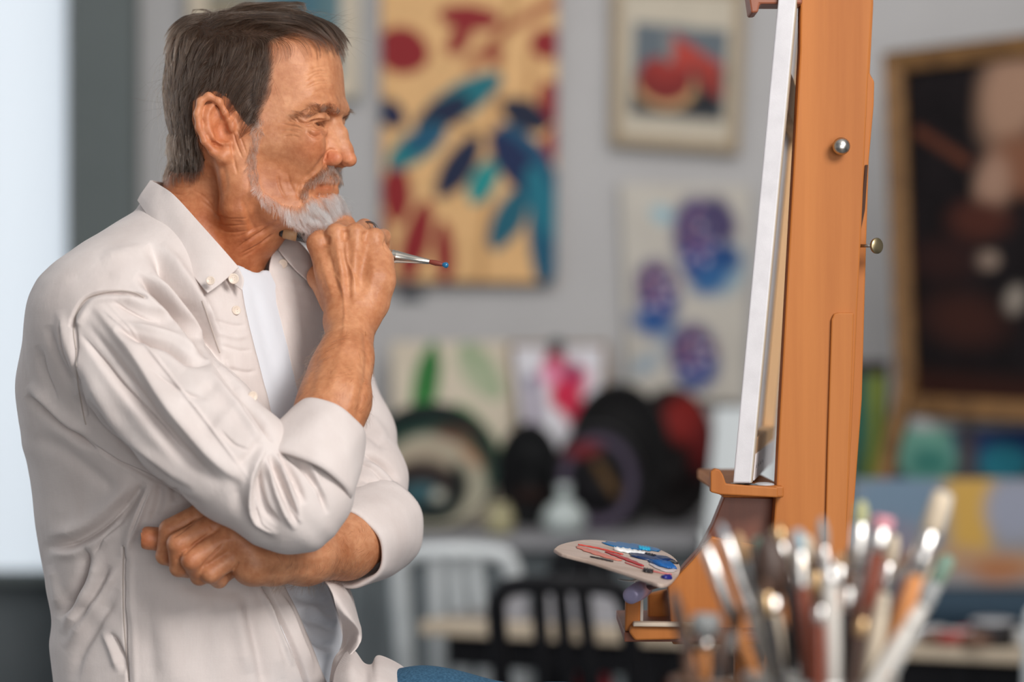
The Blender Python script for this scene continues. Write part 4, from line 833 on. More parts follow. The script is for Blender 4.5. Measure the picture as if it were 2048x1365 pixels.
    face = [  # wrinkles and folds of the face and neck
        ([(657, 305), (645, 322), (626, 345), (602, 362)], -4.0, 3.2, 5.5), ([(650, 320), (634, 340), (614, 356)], 2.6, 8, 5), ([(601, 366), (596, 384), (598, 400)], -2.0, 4, 4),
        ([(676, 303), (663, 299), (654, 306), (652, 320)], -3.2, 1.8, 2.4),
        ([(586, 229), (596, 240), (612, 246), (628, 241), (648, 239)], -2.6, 2.0, 2.4), ([(590, 236), (604, 250), (618, 251)], -1.6, 1.6, 1.8), ([(618, 241), (634, 236), (655, 236)], 1.6, 3, 2.4),
        ([(560, 247), (590, 252), (606, 257)], -1.2, 1.8, 1.8), ([(572, 262), (592, 260), (606, 264)], -1.1, 1.8, 1.8), ([(612, 262), (630, 272), (645, 268)], -2.4, 2.5, 3), ([(616, 258), (632, 264), (648, 258)], 1.8, 3.5, 3),
        ([(622, 276), (634, 280), (644, 276)], -1.2, 1.5, 1.5), ([(575, 240), (590, 246)], -1.0, 1.5, 1.5), ([(568, 274), (584, 270)], -.8, 1.6, 1.6),
        ([(617, 160), (636, 148), (655, 150)], -1.1, 2, 2), ([(612, 174), (636, 163), (662, 164)], -1.1, 2, 2), ([(620, 140), (640, 134), (654, 136)], -.9, 2, 2), ([(622, 188), (645, 180), (668, 182)], -.8, 2.2, 2.2),
        ([(590, 228), (622, 214), (660, 209)], 1.5, 6, 6), ([(662, 205), (664, 222)], -1.5, 2.5, 2.5),
        ([(466, 262), (474, 290), (486, 318)], -2.2, 1.8, 1.8), ([(472, 256), (484, 282), (494, 312)], -1.6, 1.6, 1.6), ([(462, 280), (468, 320), (476, 352)], -2.0, 2.5, 2.5),
        ([(440, 316), (450, 350), (452, 390)], -1.8, 6, 6), ([(480, 392), (500, 440), (516, 470)], -2.2, 5, 7), ([(478, 385), (488, 430), (500, 500)], 2.0, 6, 8),
        ([(470, 500), (500, 480), (540, 455)], -1.8, 3.0, 3.5), ([(478, 518), (512, 498), (548, 466)], -1.6, 3, 3), ([(470, 486), (500, 468), (524, 452)], 1.4, 4, 4), ([(520, 470), (545, 448), (566, 440)], -2.0, 4, 4),
        ([(342, 372), (362, 376), (384, 372)], -1.6, 2, 2), ([(342, 386), (364, 390), (386, 384)], -1.5, 2, 2), ([(343, 360), (366, 362), (390, 357)], -1.4, 2, 2), ([(350, 400), (372, 404), (396, 398)], -1.2, 2.2, 2.2),
        ([(420, 420), (450, 440), (500, 445)], -1.0, 4, 4), ([(410, 440), (450, 462), (490, 462)], -.9, 4, 4),
        ([(560, 330), (572, 360), (590, 395)], -1.6, 12, 14), ([(540, 250), (548, 300), (560, 330)], 1.2, 16, 16)]
    face += [([(628, 389), (648, 392), (668, 390)], -3.0, 3.5, 4), ([(604, 392), (612, 408), (616, 420)], -2, 3, 4), ([(566, 250), (590, 253), (606, 258)], -1.4, 1.5, 1.5), ([(560, 262), (582, 262), (604, 268)], -1.2, 1.5, 1.5), ([(566, 274), (586, 272), (602, 276)], -1.0, 1.5, 1.5), ([(556, 244), (576, 243), (592, 246)], -1.1, 1.5, 1.5),
        ([(614, 152), (634, 143), (656, 143)], -1.2, 1.6, 1.6), ([(610, 164), (636, 154), (662, 155)], -1.3, 1.6, 1.6), ([(612, 178), (640, 168), (668, 168)], -1.2, 1.6, 1.6), ([(618, 192), (642, 184), (670, 186)], -1.0, 1.6, 1.6),
        ([(612, 262), (624, 272), (640, 274), (650, 268)], -1.8, 1.6, 2.2), ([(618, 256), (634, 261), (650, 256)], -1.2, 1.4, 1.6), ([(596, 246), (614, 251), (628, 250)], -1.6, 1.4, 1.6), ([(575, 229), (592, 243), (617, 246), (638, 238)], -2.4, 1.6, 2.0),
        ([(478, 510), (520, 488), (556, 462)], -1.8, 1.8, 2.2), ([(474, 496), (505, 474), (545, 452)], -1.5, 1.8, 2.2), ([(470, 478), (500, 462), (530, 448)], -1.3, 2, 2), ([(400, 400), (425, 420), (445, 450)], -1.2, 2.5, 2.5), ([(385, 380), (410, 395), (430, 420)], -1.0, 2.5, 2.5),
        ([(430, 430), (460, 438), (500, 436)], -1.2, 1.8, 1.8), ([(426, 445), (460, 452), (500, 448)], -1.1, 1.8, 1.8), ([(440, 462), (470, 466), (505, 458)], -1.1, 1.8, 1.8), ([(555, 345), (560, 375), (575, 400)], -1.2, 3, 3), ([(575, 340), (580, 365), (592, 388)], -1.0, 3, 3)]
    V = crease(V, vnormals(V, F), face, px(1.15, 2.55), yr=(2.3, 2.64))
    V = smooth_mesh(V, F, 1, .15)
    return V, F

# ---- skin: colour regions as smooth masks in object space
skin = mat('skin', (0.60, 0.30, 0.19), .48, spec=.38)
skin.node_tree.nodes['Principled BSDF'].inputs['Subsurface Weight'].default_value = .12
skin.node_tree.nodes['Principled BSDF'].inputs['Subsurface Radius'].default_value = (1.0, .35, .15)
skin.node_tree.nodes['Principled BSDF'].inputs['Subsurface Scale'].default_value = .006
noise_mix(skin, (.41, .160, .070), (.60, .290, .152), scale=26, detail=6, lo=.30, hi=.68)
def skin_layers():
    m = skin; b = bsdf(m); n2 = nd(m, 'ShaderNodeTexNoise'); n2.inputs['Scale'].default_value = 160; n2.inputs['Detail'].default_value = 5; tc2 = nd(m, 'ShaderNodeTexCoord'); lk(m, tc2.outputs['Object'], n2.inputs['Vector'])
    c2 = nd(m, 'ShaderNodeValToRGB'); c2.color_ramp.elements[0].position = .35; c2.color_ramp.elements[1].position = .65; c2.color_ramp.elements[0].color = (.91, .83, .79, 1); c2.color_ramp.elements[1].color = (1.05, 1.05, 1.05, 1); lk(m, n2.outputs['Fac'], c2.inputs[0])
    m2 = nd(m, 'ShaderNodeMix'); m2.data_type = 'RGBA'; m2.blend_type = 'MULTIPLY'; m2.inputs['Factor'].default_value = 1; lk(m, b.inputs['Base Color'].links[0].from_socket, m2.inputs['A']); lk(m, c2.outputs[0], m2.inputs['B']); lk(m, m2.outputs['Result'], b.inputs['Base Color']); at = nd(m, 'ShaderNodeAttribute'); at.attribute_name = 'tone'
    src = b.inputs['Base Color'].links[0].from_socket
    mx = nd(m, 'ShaderNodeMix'); mx.data_type = 'RGBA'; mx.blend_type = 'MULTIPLY'; mx.inputs['Factor'].default_value = 1
    lk(m, src, mx.inputs['A']); lk(m, at.outputs['Color'], mx.inputs['B']); lk(m, mx.outputs['Result'], b.inputs['Base Color'])
    bump_noise(m, 320, .35, .0008, 3); bump_noise(m, 70, .30, .0020, 4, (1, 1, 1.6))
skin_layers()

person = thing('person', (-.33, 2.62, .80), 'man in an open beige shirt resting his chin on his fist', 'person')
def pc(o):   # parent to the person keeping the world placement
    o.parent = person; o.matrix_parent_inverse = Matrix.Translation(Vector(person.location)).inverted(); return o
BV, BF = build_body()
body = pc(mesh_obj('body', BV, BF, skin))
def tone_attr(o, V, scalp=None):
    u, v = proj(V); col = np.ones((len(V), 4), np.float32)
    def spot(cu, cv, ru, rv, c, ymax=2.66):
        w = np.exp(-((u-cu)/ru)**2-((v-cv)/rv)**2)*(V[:, 1] < ymax)
        col[:, :3] *= 1+(np.array(c)-1)*w[:, None]
    spot(700, 318, 26, 24, (1.02, .86, .82), 9); spot(665, 316, 18, 14, (1.05, .82, .80), 9)     # nose redness
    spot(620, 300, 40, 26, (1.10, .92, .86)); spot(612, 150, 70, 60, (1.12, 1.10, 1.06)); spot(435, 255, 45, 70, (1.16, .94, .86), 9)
    spot(645, 376, 26, 9, (.80, .58, .50), 9); spot(650, 392, 22, 12, (.80, .70, .62))
    spot(430, 440, 120, 95, (.86, .68, .56), 9)                                                   # darker, redder neck
    spot(500, 500, 60, 60, (.90, .74, .64), 9); spot(560, 350, 60, 40, (.96, .86, .78)); spot(640, 265, 22, 12, (1.02, .90, .88))
    spot(292, 1078, 26, 24, (1.05, .80, .70), 9); spot(400, 1100, 120, 60, (.98, .88, .84), 9)
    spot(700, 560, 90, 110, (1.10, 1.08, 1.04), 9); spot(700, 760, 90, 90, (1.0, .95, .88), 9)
    if scalp is not None:
        mu_, mv_ = mirror_uv(V); w = np.clip((np.abs(polydist(mu_, mv_, [(504, 262), (522, 258), (529, 226), (545, 190), (553, 140), (549, 92), (600, 76), (668, 92), (700, 92)])[0])-2)/14, 0, 1)*scalp
        col[:, :3] *= 1-w[:, None]*(1-np.array([.10, .13, .17]))
    a = o.data.color_attributes.new('tone', 'FLOAT_COLOR', 'POINT'); a.data.foreach_set('color', col.ravel())

# ---- eyes
sclera = mat('eye', (.62, .55, .50), .12, spec=.6)
def eye_mat():
    tc = nd(sclera, 'ShaderNodeAttribute'); tc.attribute_name = 'iris'; src = tc.outputs['Color']; lk(sclera, src, bsdf(sclera).inputs['Base Color'])
eye_mat()
for s_ in (1, -1):
    h_ = H2(613, 246, -.0325)*np.array([1, s_, 1]); c_ = HW(h_)
    bm = bmesh.new(); bmesh.ops.create_uvsphere(bm, u_segments=40, v_segments=24, radius=.0128, matrix=Matrix.Translation(Vector(c_)))
    o = pc(bm_obj('eye', bm, sclera, None, smooth=True)); vv = np.array([q.co for q in o.data.vertices])
    g = HW(h_+np.array([math.cos(.16), -.12, -.20]))-c_; g /= np.linalg.norm(g); an = np.arccos(np.clip(((vv-c_)/.0128)@g, -1, 1))
    cl = np.ones((len(vv), 4), np.float32); cl[:, :3] = (.34, .24, .20); cl[an < .50, :3] = (.05, .03, .018); cl[an < .20, :3] = (.004, .004, .004)
    a = o.data.color_attributes.new('iris', 'FLOAT_COLOR', 'POINT'); a.data.foreach_set('color', cl.ravel())

# ---- hair, beard, brows as real strands
SCALP = [(325, 335), (352, 348), (400, 346), (410, 320), (396, 285), (384, 240), (386, 203), (404, 185), (432, 182), (458, 198), (482, 236), (504, 262), (522, 258), (529, 226), (545, 190), (553, 140), (549, 92), (600, 76), (645, 78), (668, 92), (700, 92), (700, -20), (290, -20), (290, 300)]
def poly_in(u, v, poly):
    ins = np.zeros(len(u), bool); n = len(poly)
    for i in range(n):
        a = poly[i]; b = poly[(i+1) % n]
        c = (a[1] > v) != (b[1] > v); xi = a[0]+(v-a[1])/((b[1]-a[1]) or 1e-9)*(b[0]-a[0]); ins ^= c & (u < xi)
    return ins
def mirror_uv(V):
    q = V-HO; x = q@HF; y = -np.abs(q@HL); W_ = HO+x[:, None]*HF+y[:, None]*HL; W_[:, 2] = V[:, 2]; return proj(W_)
BN = vnormals(BV, BF)
hd3 = lambda a, b, c: (a*HF+b*HL+np.array([0, 0, c]))[None]
def roots(mask, n):
    fm = mask[BF].all(1); f = BF[fm]; A = np.linalg.norm(np.cross(BV[f[:, 2]]-BV[f[:, 0]], BV[f[:, 3]]-BV[f[:, 1]]), axis=1)
    k = rng.choice(len(f), n, p=A/A.sum()); a, b = rng.random((2, n, 1)); q = f[k]
    Pt = (BV[q[:, 0]]*(1-a)+BV[q[:, 1]]*a)*(1-b)+(BV[q[:, 3]]*(1-a)+BV[q[:, 2]]*a)*b
    return Pt, BN[q[:, 0]]
def sn(p, f, seed):   # cheap smooth vector noise
    r = np.random.default_rng(seed); o = np.zeros_like(p)
    for _ in range(4):
        k = r.normal(size=(3, 3))*f; ph = r.random(3)*6.28; o += np.sin(p@k.T+ph)
    return o/2
def strands(name, Pt, Nn, direc, length, lift, np_=8, rad=.00006, clump=(400, .5), m=None, surf=True, grav=0.0):
    n = len(Pt); L = length if np.ndim(length) else np.full(n, length); L = L*(.75+.5*rng.random(n))
    pts = [Pt.copy()]; p = Pt.copy(); nn = Nn.copy(); lf = lift if np.ndim(lift) else np.full(n, lift)
    D = direc(Pt)+rng.normal(size=Pt.shape)*.10
    for i in range(1, np_):
        t = i/(np_-1)
        if surf:
            e = 1e-3; g = np.stack([head_f(p+np.eye(3)[k]*e)-head_f(p-np.eye(3)[k]*e) for k in range(3)], 1); g /= np.linalg.norm(g, axis=1)[:, None]+1e-9; nn = g
            D = direc(p)*.5+D*.5
        d = D-nn*(D*nn).sum(1)[:, None]*(1 if surf else .4); d /= np.linalg.norm(d, axis=1)[:, None]+1e-9
        p = p+d*(L/(np_-1))[:, None]+nn*(lf*(math.sin(min(t, .5)*math.pi)-math.sin(min((i-1)/(np_-1), .5)*math.pi)))[:, None]+np.array([0, 0, -grav*t])
        if surf:
            hd = head_f(p); p = p+nn*(np.where(hd < .0012, .0012-hd, 0)-np.where(hd > .0105, (hd-.0105)*.7, 0))[:, None]
        pts.append(p.copy())
    A = np.stack(pts, 1)
    ng, cs = clump; gi = rng.choice(n, min(ng, n), replace=False); near = np.empty(n, int)
    for s0 in range(0, n, 2000):
        d2 = ((Pt[s0:s0+2000, None]-Pt[gi][None])**2).sum(2); near[s0:s0+2000] = gi[d2.argmin(1)]
    tt = np.linspace(0, 1, np_)[None, :, None]**.8; A = A+(A[near]-A)*cs*tt*(.6+.8*rng.random((n, 1, 1)))
    cu = bpy.data.hair_curves.new(name); cu.add_curves([np_]*n); cu.position_data.foreach_set('vector', A.astype(np.float32).ravel())
    ra = cu.attributes.new('radius', 'FLOAT', 'POINT') if 'radius' not in cu.attributes else cu.attributes['radius']
    R = rad*(1-.75*np.linspace(0, 1, np_)[None]**2)*(.7+.6*rng.random((n, 1))); ra.data.foreach_set('value', R.astype(np.float32).ravel())
    cu.materials.append(m); o = bpy.data.objects.new(name, cu); COL.objects.link(o); return pc(o)
def hair_mat(name, c1, c2, lo=.3, hi=.7, rough=.25):
    m = bpy.data.materials.new(name); m.use_nodes = True; nt = m.node_tree; nt.nodes.remove(nt.nodes['Principled BSDF'])
    h = nt.nodes.new('ShaderNodeBsdfHairPrincipled'); h.parametrization = 'COLOR'; h.inputs['Roughness'].default_value = rough; h.inputs['Radial Roughness'].default_value = .3; h.inputs['IOR'].default_value = 1.42
    i = nt.nodes.new('ShaderNodeHairInfo'); cr = nt.nodes.new('ShaderNodeValToRGB'); cr.color_ramp.elements[0].position = lo; cr.color_ramp.elements[1].position = hi
    cr.color_ramp.elements[0].color = (*c1, 1); cr.color_ramp.elements[1].color = (*c2, 1)
    nt.links.new(i.outputs['Random'], cr.inputs[0]); nt.links.new(cr.outputs[0], h.inputs['Color']); nt.links.new(h.outputs[0], nt.nodes['Material Output'].inputs[0]); return m
hair_m = hair_mat('greying_brown_hair', (.016, .0075, .0040), (.26, .16, .10), .66, 1.0)
grey_m = hair_mat('grey_hair', (.12, .08, .055), (.60, .52, .46), .1, .8); white_m = hair_mat('white_beard', (.62, .55, .50), (.93, .90, .88), .05, .5)
tash_m = hair_mat('moustache_hair', (.12, .07, .045), (.70, .62, .54), .35, .95); brow_m = hair_mat('brow_hair', (.07, .035, .02), (.36, .25, .17), .4, 1.0); arm_m = hair_mat('arm_hair', (.05, .025, .015), (.12, .06, .03))
uu, vv_ = mirror_uv(BV); hz = BV[:, 2]-0
isear = (np.abs((BV-HO)@HL) > .0775) & (uu > 385) & (uu < 480) & (vv_ > 185)
onhead = (BV[:, 2] > P(0, 350, 2.6)[2]) & (BV[:, 1] > 2.40)
scalp = poly_in(uu, vv_, SCALP) & onhead & ~isear
VZ = lambda p: 682.5-(p[:, 2]-ZC)/p[:, 1]*FPX
def flow(p):
    q = p-HO; x = q@HF; y = q@HL; u_, v_ = proj(p); ay = np.abs(y)
    side = np.clip((v_-52-(u_-400)*.09)/28, 0, 1)                       # 0 on top, 1 on the sides
    top = np.array([1.0, 0, 0])[None]+np.stack([0*x, .10*np.sign(-y+.01), -.16*np.clip(x/.09, 0, 1)], 1)
    back = np.clip((-x-.050)/.03, 0, 1)
    sd = np.stack([-.30-.35*np.clip((v_-150)/80, 0, 1)*(u_ > 400), 0*x, -1.0+0*x], 1)
    sd = sd*(1-back[:, None])+np.stack([.10+0*x, 0*x, -1.0+0*x], 1)*back[:, None]
    cr = np.clip((-x-.030)/.03, 0, 1)*(1-side); tp = top*(1-cr[:, None])+np.stack([-.7+0*x, 0*x, -.8+0*x], 1)*cr[:, None]
    f = tp*(1-side[:, None])+sd*side[:, None]
    f = f/np.linalg.norm(f, axis=1)[:, None]
    w = f[:, :1]*HF+f[:, 1:2]*HL+f[:, 2:]*np.array([0, 0, 1.0])
    return w+sn(p, 60, 3)*.16+sn(p, 170, 5)*.10
Pt, Nn = roots(scalp, 27000); mu, mv = mirror_uv(Pt)
ed_ = np.abs(polydist(mu, mv, [(504, 262), (522, 258), (529, 226), (545, 190), (553, 140), (549, 92), (600, 76)])[0]); kp = rng.random(len(Pt)) < .30+ed_/16; Pt, Nn, mu, mv = Pt[kp], Nn[kp], mu[kp], mv[kp]; u_, v_ = proj(Pt)
xh = (Pt-HO)@HF
topm = np.clip((95-mv)/50, 0, 1)
Ls = .020+(.034*topm)*np.where(xh < -.035, .45, 1.0)+.010*np.clip((mv-200)/100, 0, 1)*(mu < 400); Ls = np.where((mu > 500) & (mv > 180), .011, Ls); Ls = Ls*np.clip(1.6-xh/.075, .62, 1)
Lf = (.0040+.0080*topm)*np.where(xh < -.035, .55, 1.0)*np.clip(1.35-xh/.10, .45, 1)
hair = strands('hair', Pt, Nn, flow, Ls, Lf, 9, .000085, (800, .72), hair_m)
for s_ in (1, -1):
    hx = H2(613, 246, -.0325)*np.array([1, s_, 1]); q = catmull([HW(hx+.0142*np.array([math.cos(a)*math.cos(e), s_*math.sin(a), -math.sin(e)+.10])) for a, e in ((-1.15, .10), (-.75, .10), (-.3, .12), (.2, .14), (.55, .18))], 110)
    strands('eyelashes', q, np.tile(HF, (110, 1)), lambda p: hd3(.9, 0, -.35)+sn(p, 300, 4)*.1, .0062, .0005, 5, .00007, (60, .2), arm_m, surf=False)
kp = rng.choice(len(Pt), 700, replace=False); strands('hair_wisps', Pt[kp], Nn[kp], lambda p: flow(p)+sn(p, 90, 21)*.5, .034, .012, 9, .00005, (250, .2), hair_m, surf=False, grav=.0006)
nape = poly_in(uu, vv_, [(330, 262), (400, 262), (412, 318), (402, 346), (352, 354), (330, 350)]) & (BV[:, 2] > P(0, 362, 2.6)[2]) & ~isear
Pt, Nn = roots(nape & (np.abs((BV-HO)@HL) < .09), 6000); strands('nape_hair', Pt, Nn, lambda p: np.array([[.05, 0, -1.0]])+sn(p, 120, 4)*.12, .015, .0040, 6, .00008, (300, .5), hair_m, surf=False)
BEARD = [(477, 374), (500, 362), (517, 372), (540, 392), (566, 408), (596, 412), (612, 396), (622, 388), (630, 398), (646, 394), (664, 386), (684, 388), (690, 440), (672, 470), (600, 462), (545, 444), (500, 412)]
TASH = [(640, 340), (656, 330), (680, 332), (700, 345), (690, 360), (664, 361), (640, 359), (620, 368), (616, 392), (602, 400), (600, 382), (612, 360)]
BURN = [(503, 230), (528, 235), (526, 270), (516, 300), (514, 330), (520, 372), (500, 368), (494, 340), (496, 300), (504, 270)]
BROW = [(590, 238), (594, 226), (622, 211), (650, 205), (672, 207), (682, 222), (664, 226), (640, 226), (616, 234)]
HFD = head_f(BV)
def region(poly): return (HFD < .010) & poly_in(uu, vv_, poly) & (BV[:, 1] > 2.42) & (BV[:, 2] > P(0, 470, 2.6)[2]) & ~isear & (BV[:, 1] < 2.78)
def fl(a, c, ns=.35): return lambda p: hd3(a, 0, c)+((p-HO)@HL)[:, None]*HL*4+sn(p, 250, 9)*ns
Pt, Nn = roots(region(BEARD), 12000); mu, _ = mirror_uv(Pt)
Lb = .0085+.0075*np.clip((mu-540)/80, 0, 1)
strands('beard', Pt, Nn, lambda p: hd3(.35, 0, -.9)+((p-HO)@HL)[:, None]*HL*5+sn(p, 300, 9)*.45, Lb, .0045, 6, .000085, (900, .45), white_m, surf=False)
Pt, Nn = roots(region(TASH), 3600); strands('moustache', Pt, Nn, lambda p: hd3(.05, 0, -1)+((p-HO)@HL)[:, None]*HL*18+sn(p, 300, 4)*.3, .0068, .0032, 6, .00008, (400, .4), tash_m, surf=False)
Pt, Nn = roots(region([(634, 386), (670, 384), (670, 406), (622, 406)]), 420); strands('soul_patch', Pt, Nn, lambda p: hd3(.3, 0, -.9)+sn(p, 300, 9)*.5, .0070, .0025, 5, .00007, (200, .3), white_m, surf=False)
Pt, Nn = roots(region(BURN), 2600); strands('sideburn', Pt, Nn, lambda p: hd3(-.15, 0, -1)+sn(p, 300, 4)*.4, .0075, .0020, 5, .00008, (300, .4), grey_m, surf=False)
Pt, Nn = roots(region(BROW), 2200); strands('eyebrow', Pt, Nn, lambda p: hd3(-.6, 0, -.1)+((p-HO)@HL)[:, None]*HL*14+np.array([0, 0, .2])+sn(p, 300, 4)*.4, .0075, .0024, 5, .00007, (150, .3), brow_m, surf=False)
au, av = proj(BV); arm = ((BV[:, 1] < 2.55) & (((av > 660) & (av < 900) & (au > 600) & (au < 760)) | ((av > 1030) & (au > 540) & (au < 745))))
Pt, Nn = roots(arm, 3000); strands('arm_hair', Pt, Nn, lambda p: np.array([[-.5, 0, -.6]])+sn(p, 120, 4)*.6, .010, .0014, 5, .000055, (300, .35), arm_m, surf=False)
tone_attr(body, BV, scalp)
# ================================================================ clothes
from mathutils.bvhtree import BVHTree
def poly_sd(u, v, poly):
    poly = np.asarray(poly, float); d = np.full(len(u), 1e9); ins = np.zeros(len(u), bool); n = len(poly)
    for i in range(n):
        a = poly[i]; b = poly[(i+1) % n]; e = b-a; wx = u-a[0]; wy = v-a[1]
        t = np.clip((wx*e[0]+wy*e[1])/(e@e), 0, 1); d = np.minimum(d, np.hypot(wx-t*e[0], wy-t*e[1]))
        c = (a[1] > v) != (b[1] > v)
        xi = a[0]+(v-a[1])/(e[1] if abs(e[1]) > 1e-9 else 1e-9)*e[0]; ins ^= c & (u < xi)
    return np.where(ins, -d, d)
EDGE = [(477, 533), (484, 575), (490, 612), (500, 660), (513, 710), (528, 765), (545, 830), (560, 900), (566, 980), (562, 1080), (566, 1165), (590, 1215), (614, 1272), (642, 1335), (672, 1410), (700, 1640)]
_EP = EDGE+[(1000, 1640), (1000, 200), (560, 200), (470, 500)]
def opening_f(p):
    u, v = proj(p); d = poly_sd(u, v, _EP)*px(1)
    z = p[:, 2]; o = np.argsort(_tz); cx = np.interp(z, _tz[o], _tcx[o]); cy = np.interp(z, _tz[o], _tyc[o])
    xf = (p[:, 0]-cx)*TF[0]+(p[:, 1]-cy)*TF[1]
    xl = (p[:, 0]-cx)*TL[0]+(p[:, 1]-cy)*TL[1]
    return np.maximum(np.maximum(d, -xf+.005), xl-.088)
linen = mat('linen', (.60, .54, .50), .85, spec=.15, Sheen_Weight=.12)
noise_mix(linen, (.63, .553, .525), (.71, .64, .612), scale=22, detail=8, stretch=(1, 1, .35), lo=.3, hi=.7)
def weave(m, s=1500, st=.12):
    tc = nd(m, 'ShaderNodeTexCoord'); 
    w1 = nd(m, 'ShaderNodeTexWave', bands_direction='Z'); w1.inputs['Scale'].default_value = s/6; w1.inputs['Distortion'].default_value = 3; w1.inputs['Detail Scale'].default_value = 2
    w2 = nd(m, 'ShaderNodeTexWave', bands_direction='X'); w2.inputs['Scale'].default_value = s/6; w2.inputs['Distortion'].default_value = 3
    mx = nd(m, 'ShaderNodeMath', operation='ADD'); lk(m, tc.outputs['Object'], w1.inputs[0]); lk(m, tc.outputs['Object'], w2.inputs[0])
    lk(m, w1.outputs['Fac'], mx.inputs[0]); lk(m, w2.outputs['Fac'], mx.inputs[1]); bump(m, mx.outputs[0], st, .0004)
weave(linen)
def crumple(m, scale, st, dist, stretch=(1, 1, 1)):
    tc = nd(m, 'ShaderNodeTexCoord'); mp = nd(m, 'ShaderNodeMapping'); mp.inputs['Scale'].default_value = stretch; mp.inputs['Rotation'].default_value = (0, .7, 0)
    nz = nd(m, 'ShaderNodeTexNoise', noise_type='RIDGED_MULTIFRACTAL'); nz.inputs['Scale'].default_value = scale; nz.inputs['Detail'].default_value = 3; nz.inputs['Roughness'].default_value = .35; nz.inputs['Distortion'].default_value = .4
    lk(m, tc.outputs['Object'], mp.inputs[0]); lk(m, mp.outputs[0], nz.inputs['Vector']); bump(m, nz.outputs['Fac'], st, dist)
crumple(linen, 7, .9, .006, (.5, 1, 1.4)); crumple(linen, 21, .5, .002, (.6, 1, 1.3))
bump_noise(linen, 26, .22, .006, 3, (1, 1, .6)); bump_noise(linen, 300, .2, .0010, 3, (1, 1, .5))
tee_m = mat('white_cotton', (.70, .72, .77), .8, spec=.2, Sheen_Weight=.2); bump_noise(tee_m, 18, .3, .006, 3)
denim = mat('denim', (.035, .11, .19), .85, spec=.15); noise_mix(denim, (.03, .085, .15), (.06, .15, .25), scale=400, detail=3, stretch=(1, 1, 1)); bump_noise(denim, 600, .3, .0006)

SH = Field()
SH.fn(lambda p: torso_f(p, 0.0), .01)
SH.cone(P(345, 490, 2.60), P(238, 630, 2.500), .050, .078, .045)
SH.fn(opening_f, .003, 's')
SH.chain([P(232, 672, 2.478), P(300, 762, 2.447), P(390, 852, 2.415), P(480, 932, 2.395), P(560, 1000, 2.39), P(592, 1018, 2.39)], [.066, .0635, .0625, .058, .0490, .0430], .010)
SH.chain([P(596, 1014, 2.39), P(618, 985, 2.395), P(636, 930, 2.405)], [.043, .0420, .0385], .012)
SH.chain([P(470, 520, 2.70), P(560, 580, 2.76), P(605, 650, 2.79)], [.035, .050, .055], .03)
SH.chain([P(605, 650, 2.79), P(655, 760, 2.785), P(698, 870, 2.74), P(722, 960, 2.68), P(725, 1030, 2.64), P(735, 1060, 2.62)], [.055, .050, .050, .0500, .0485, .046], .012)
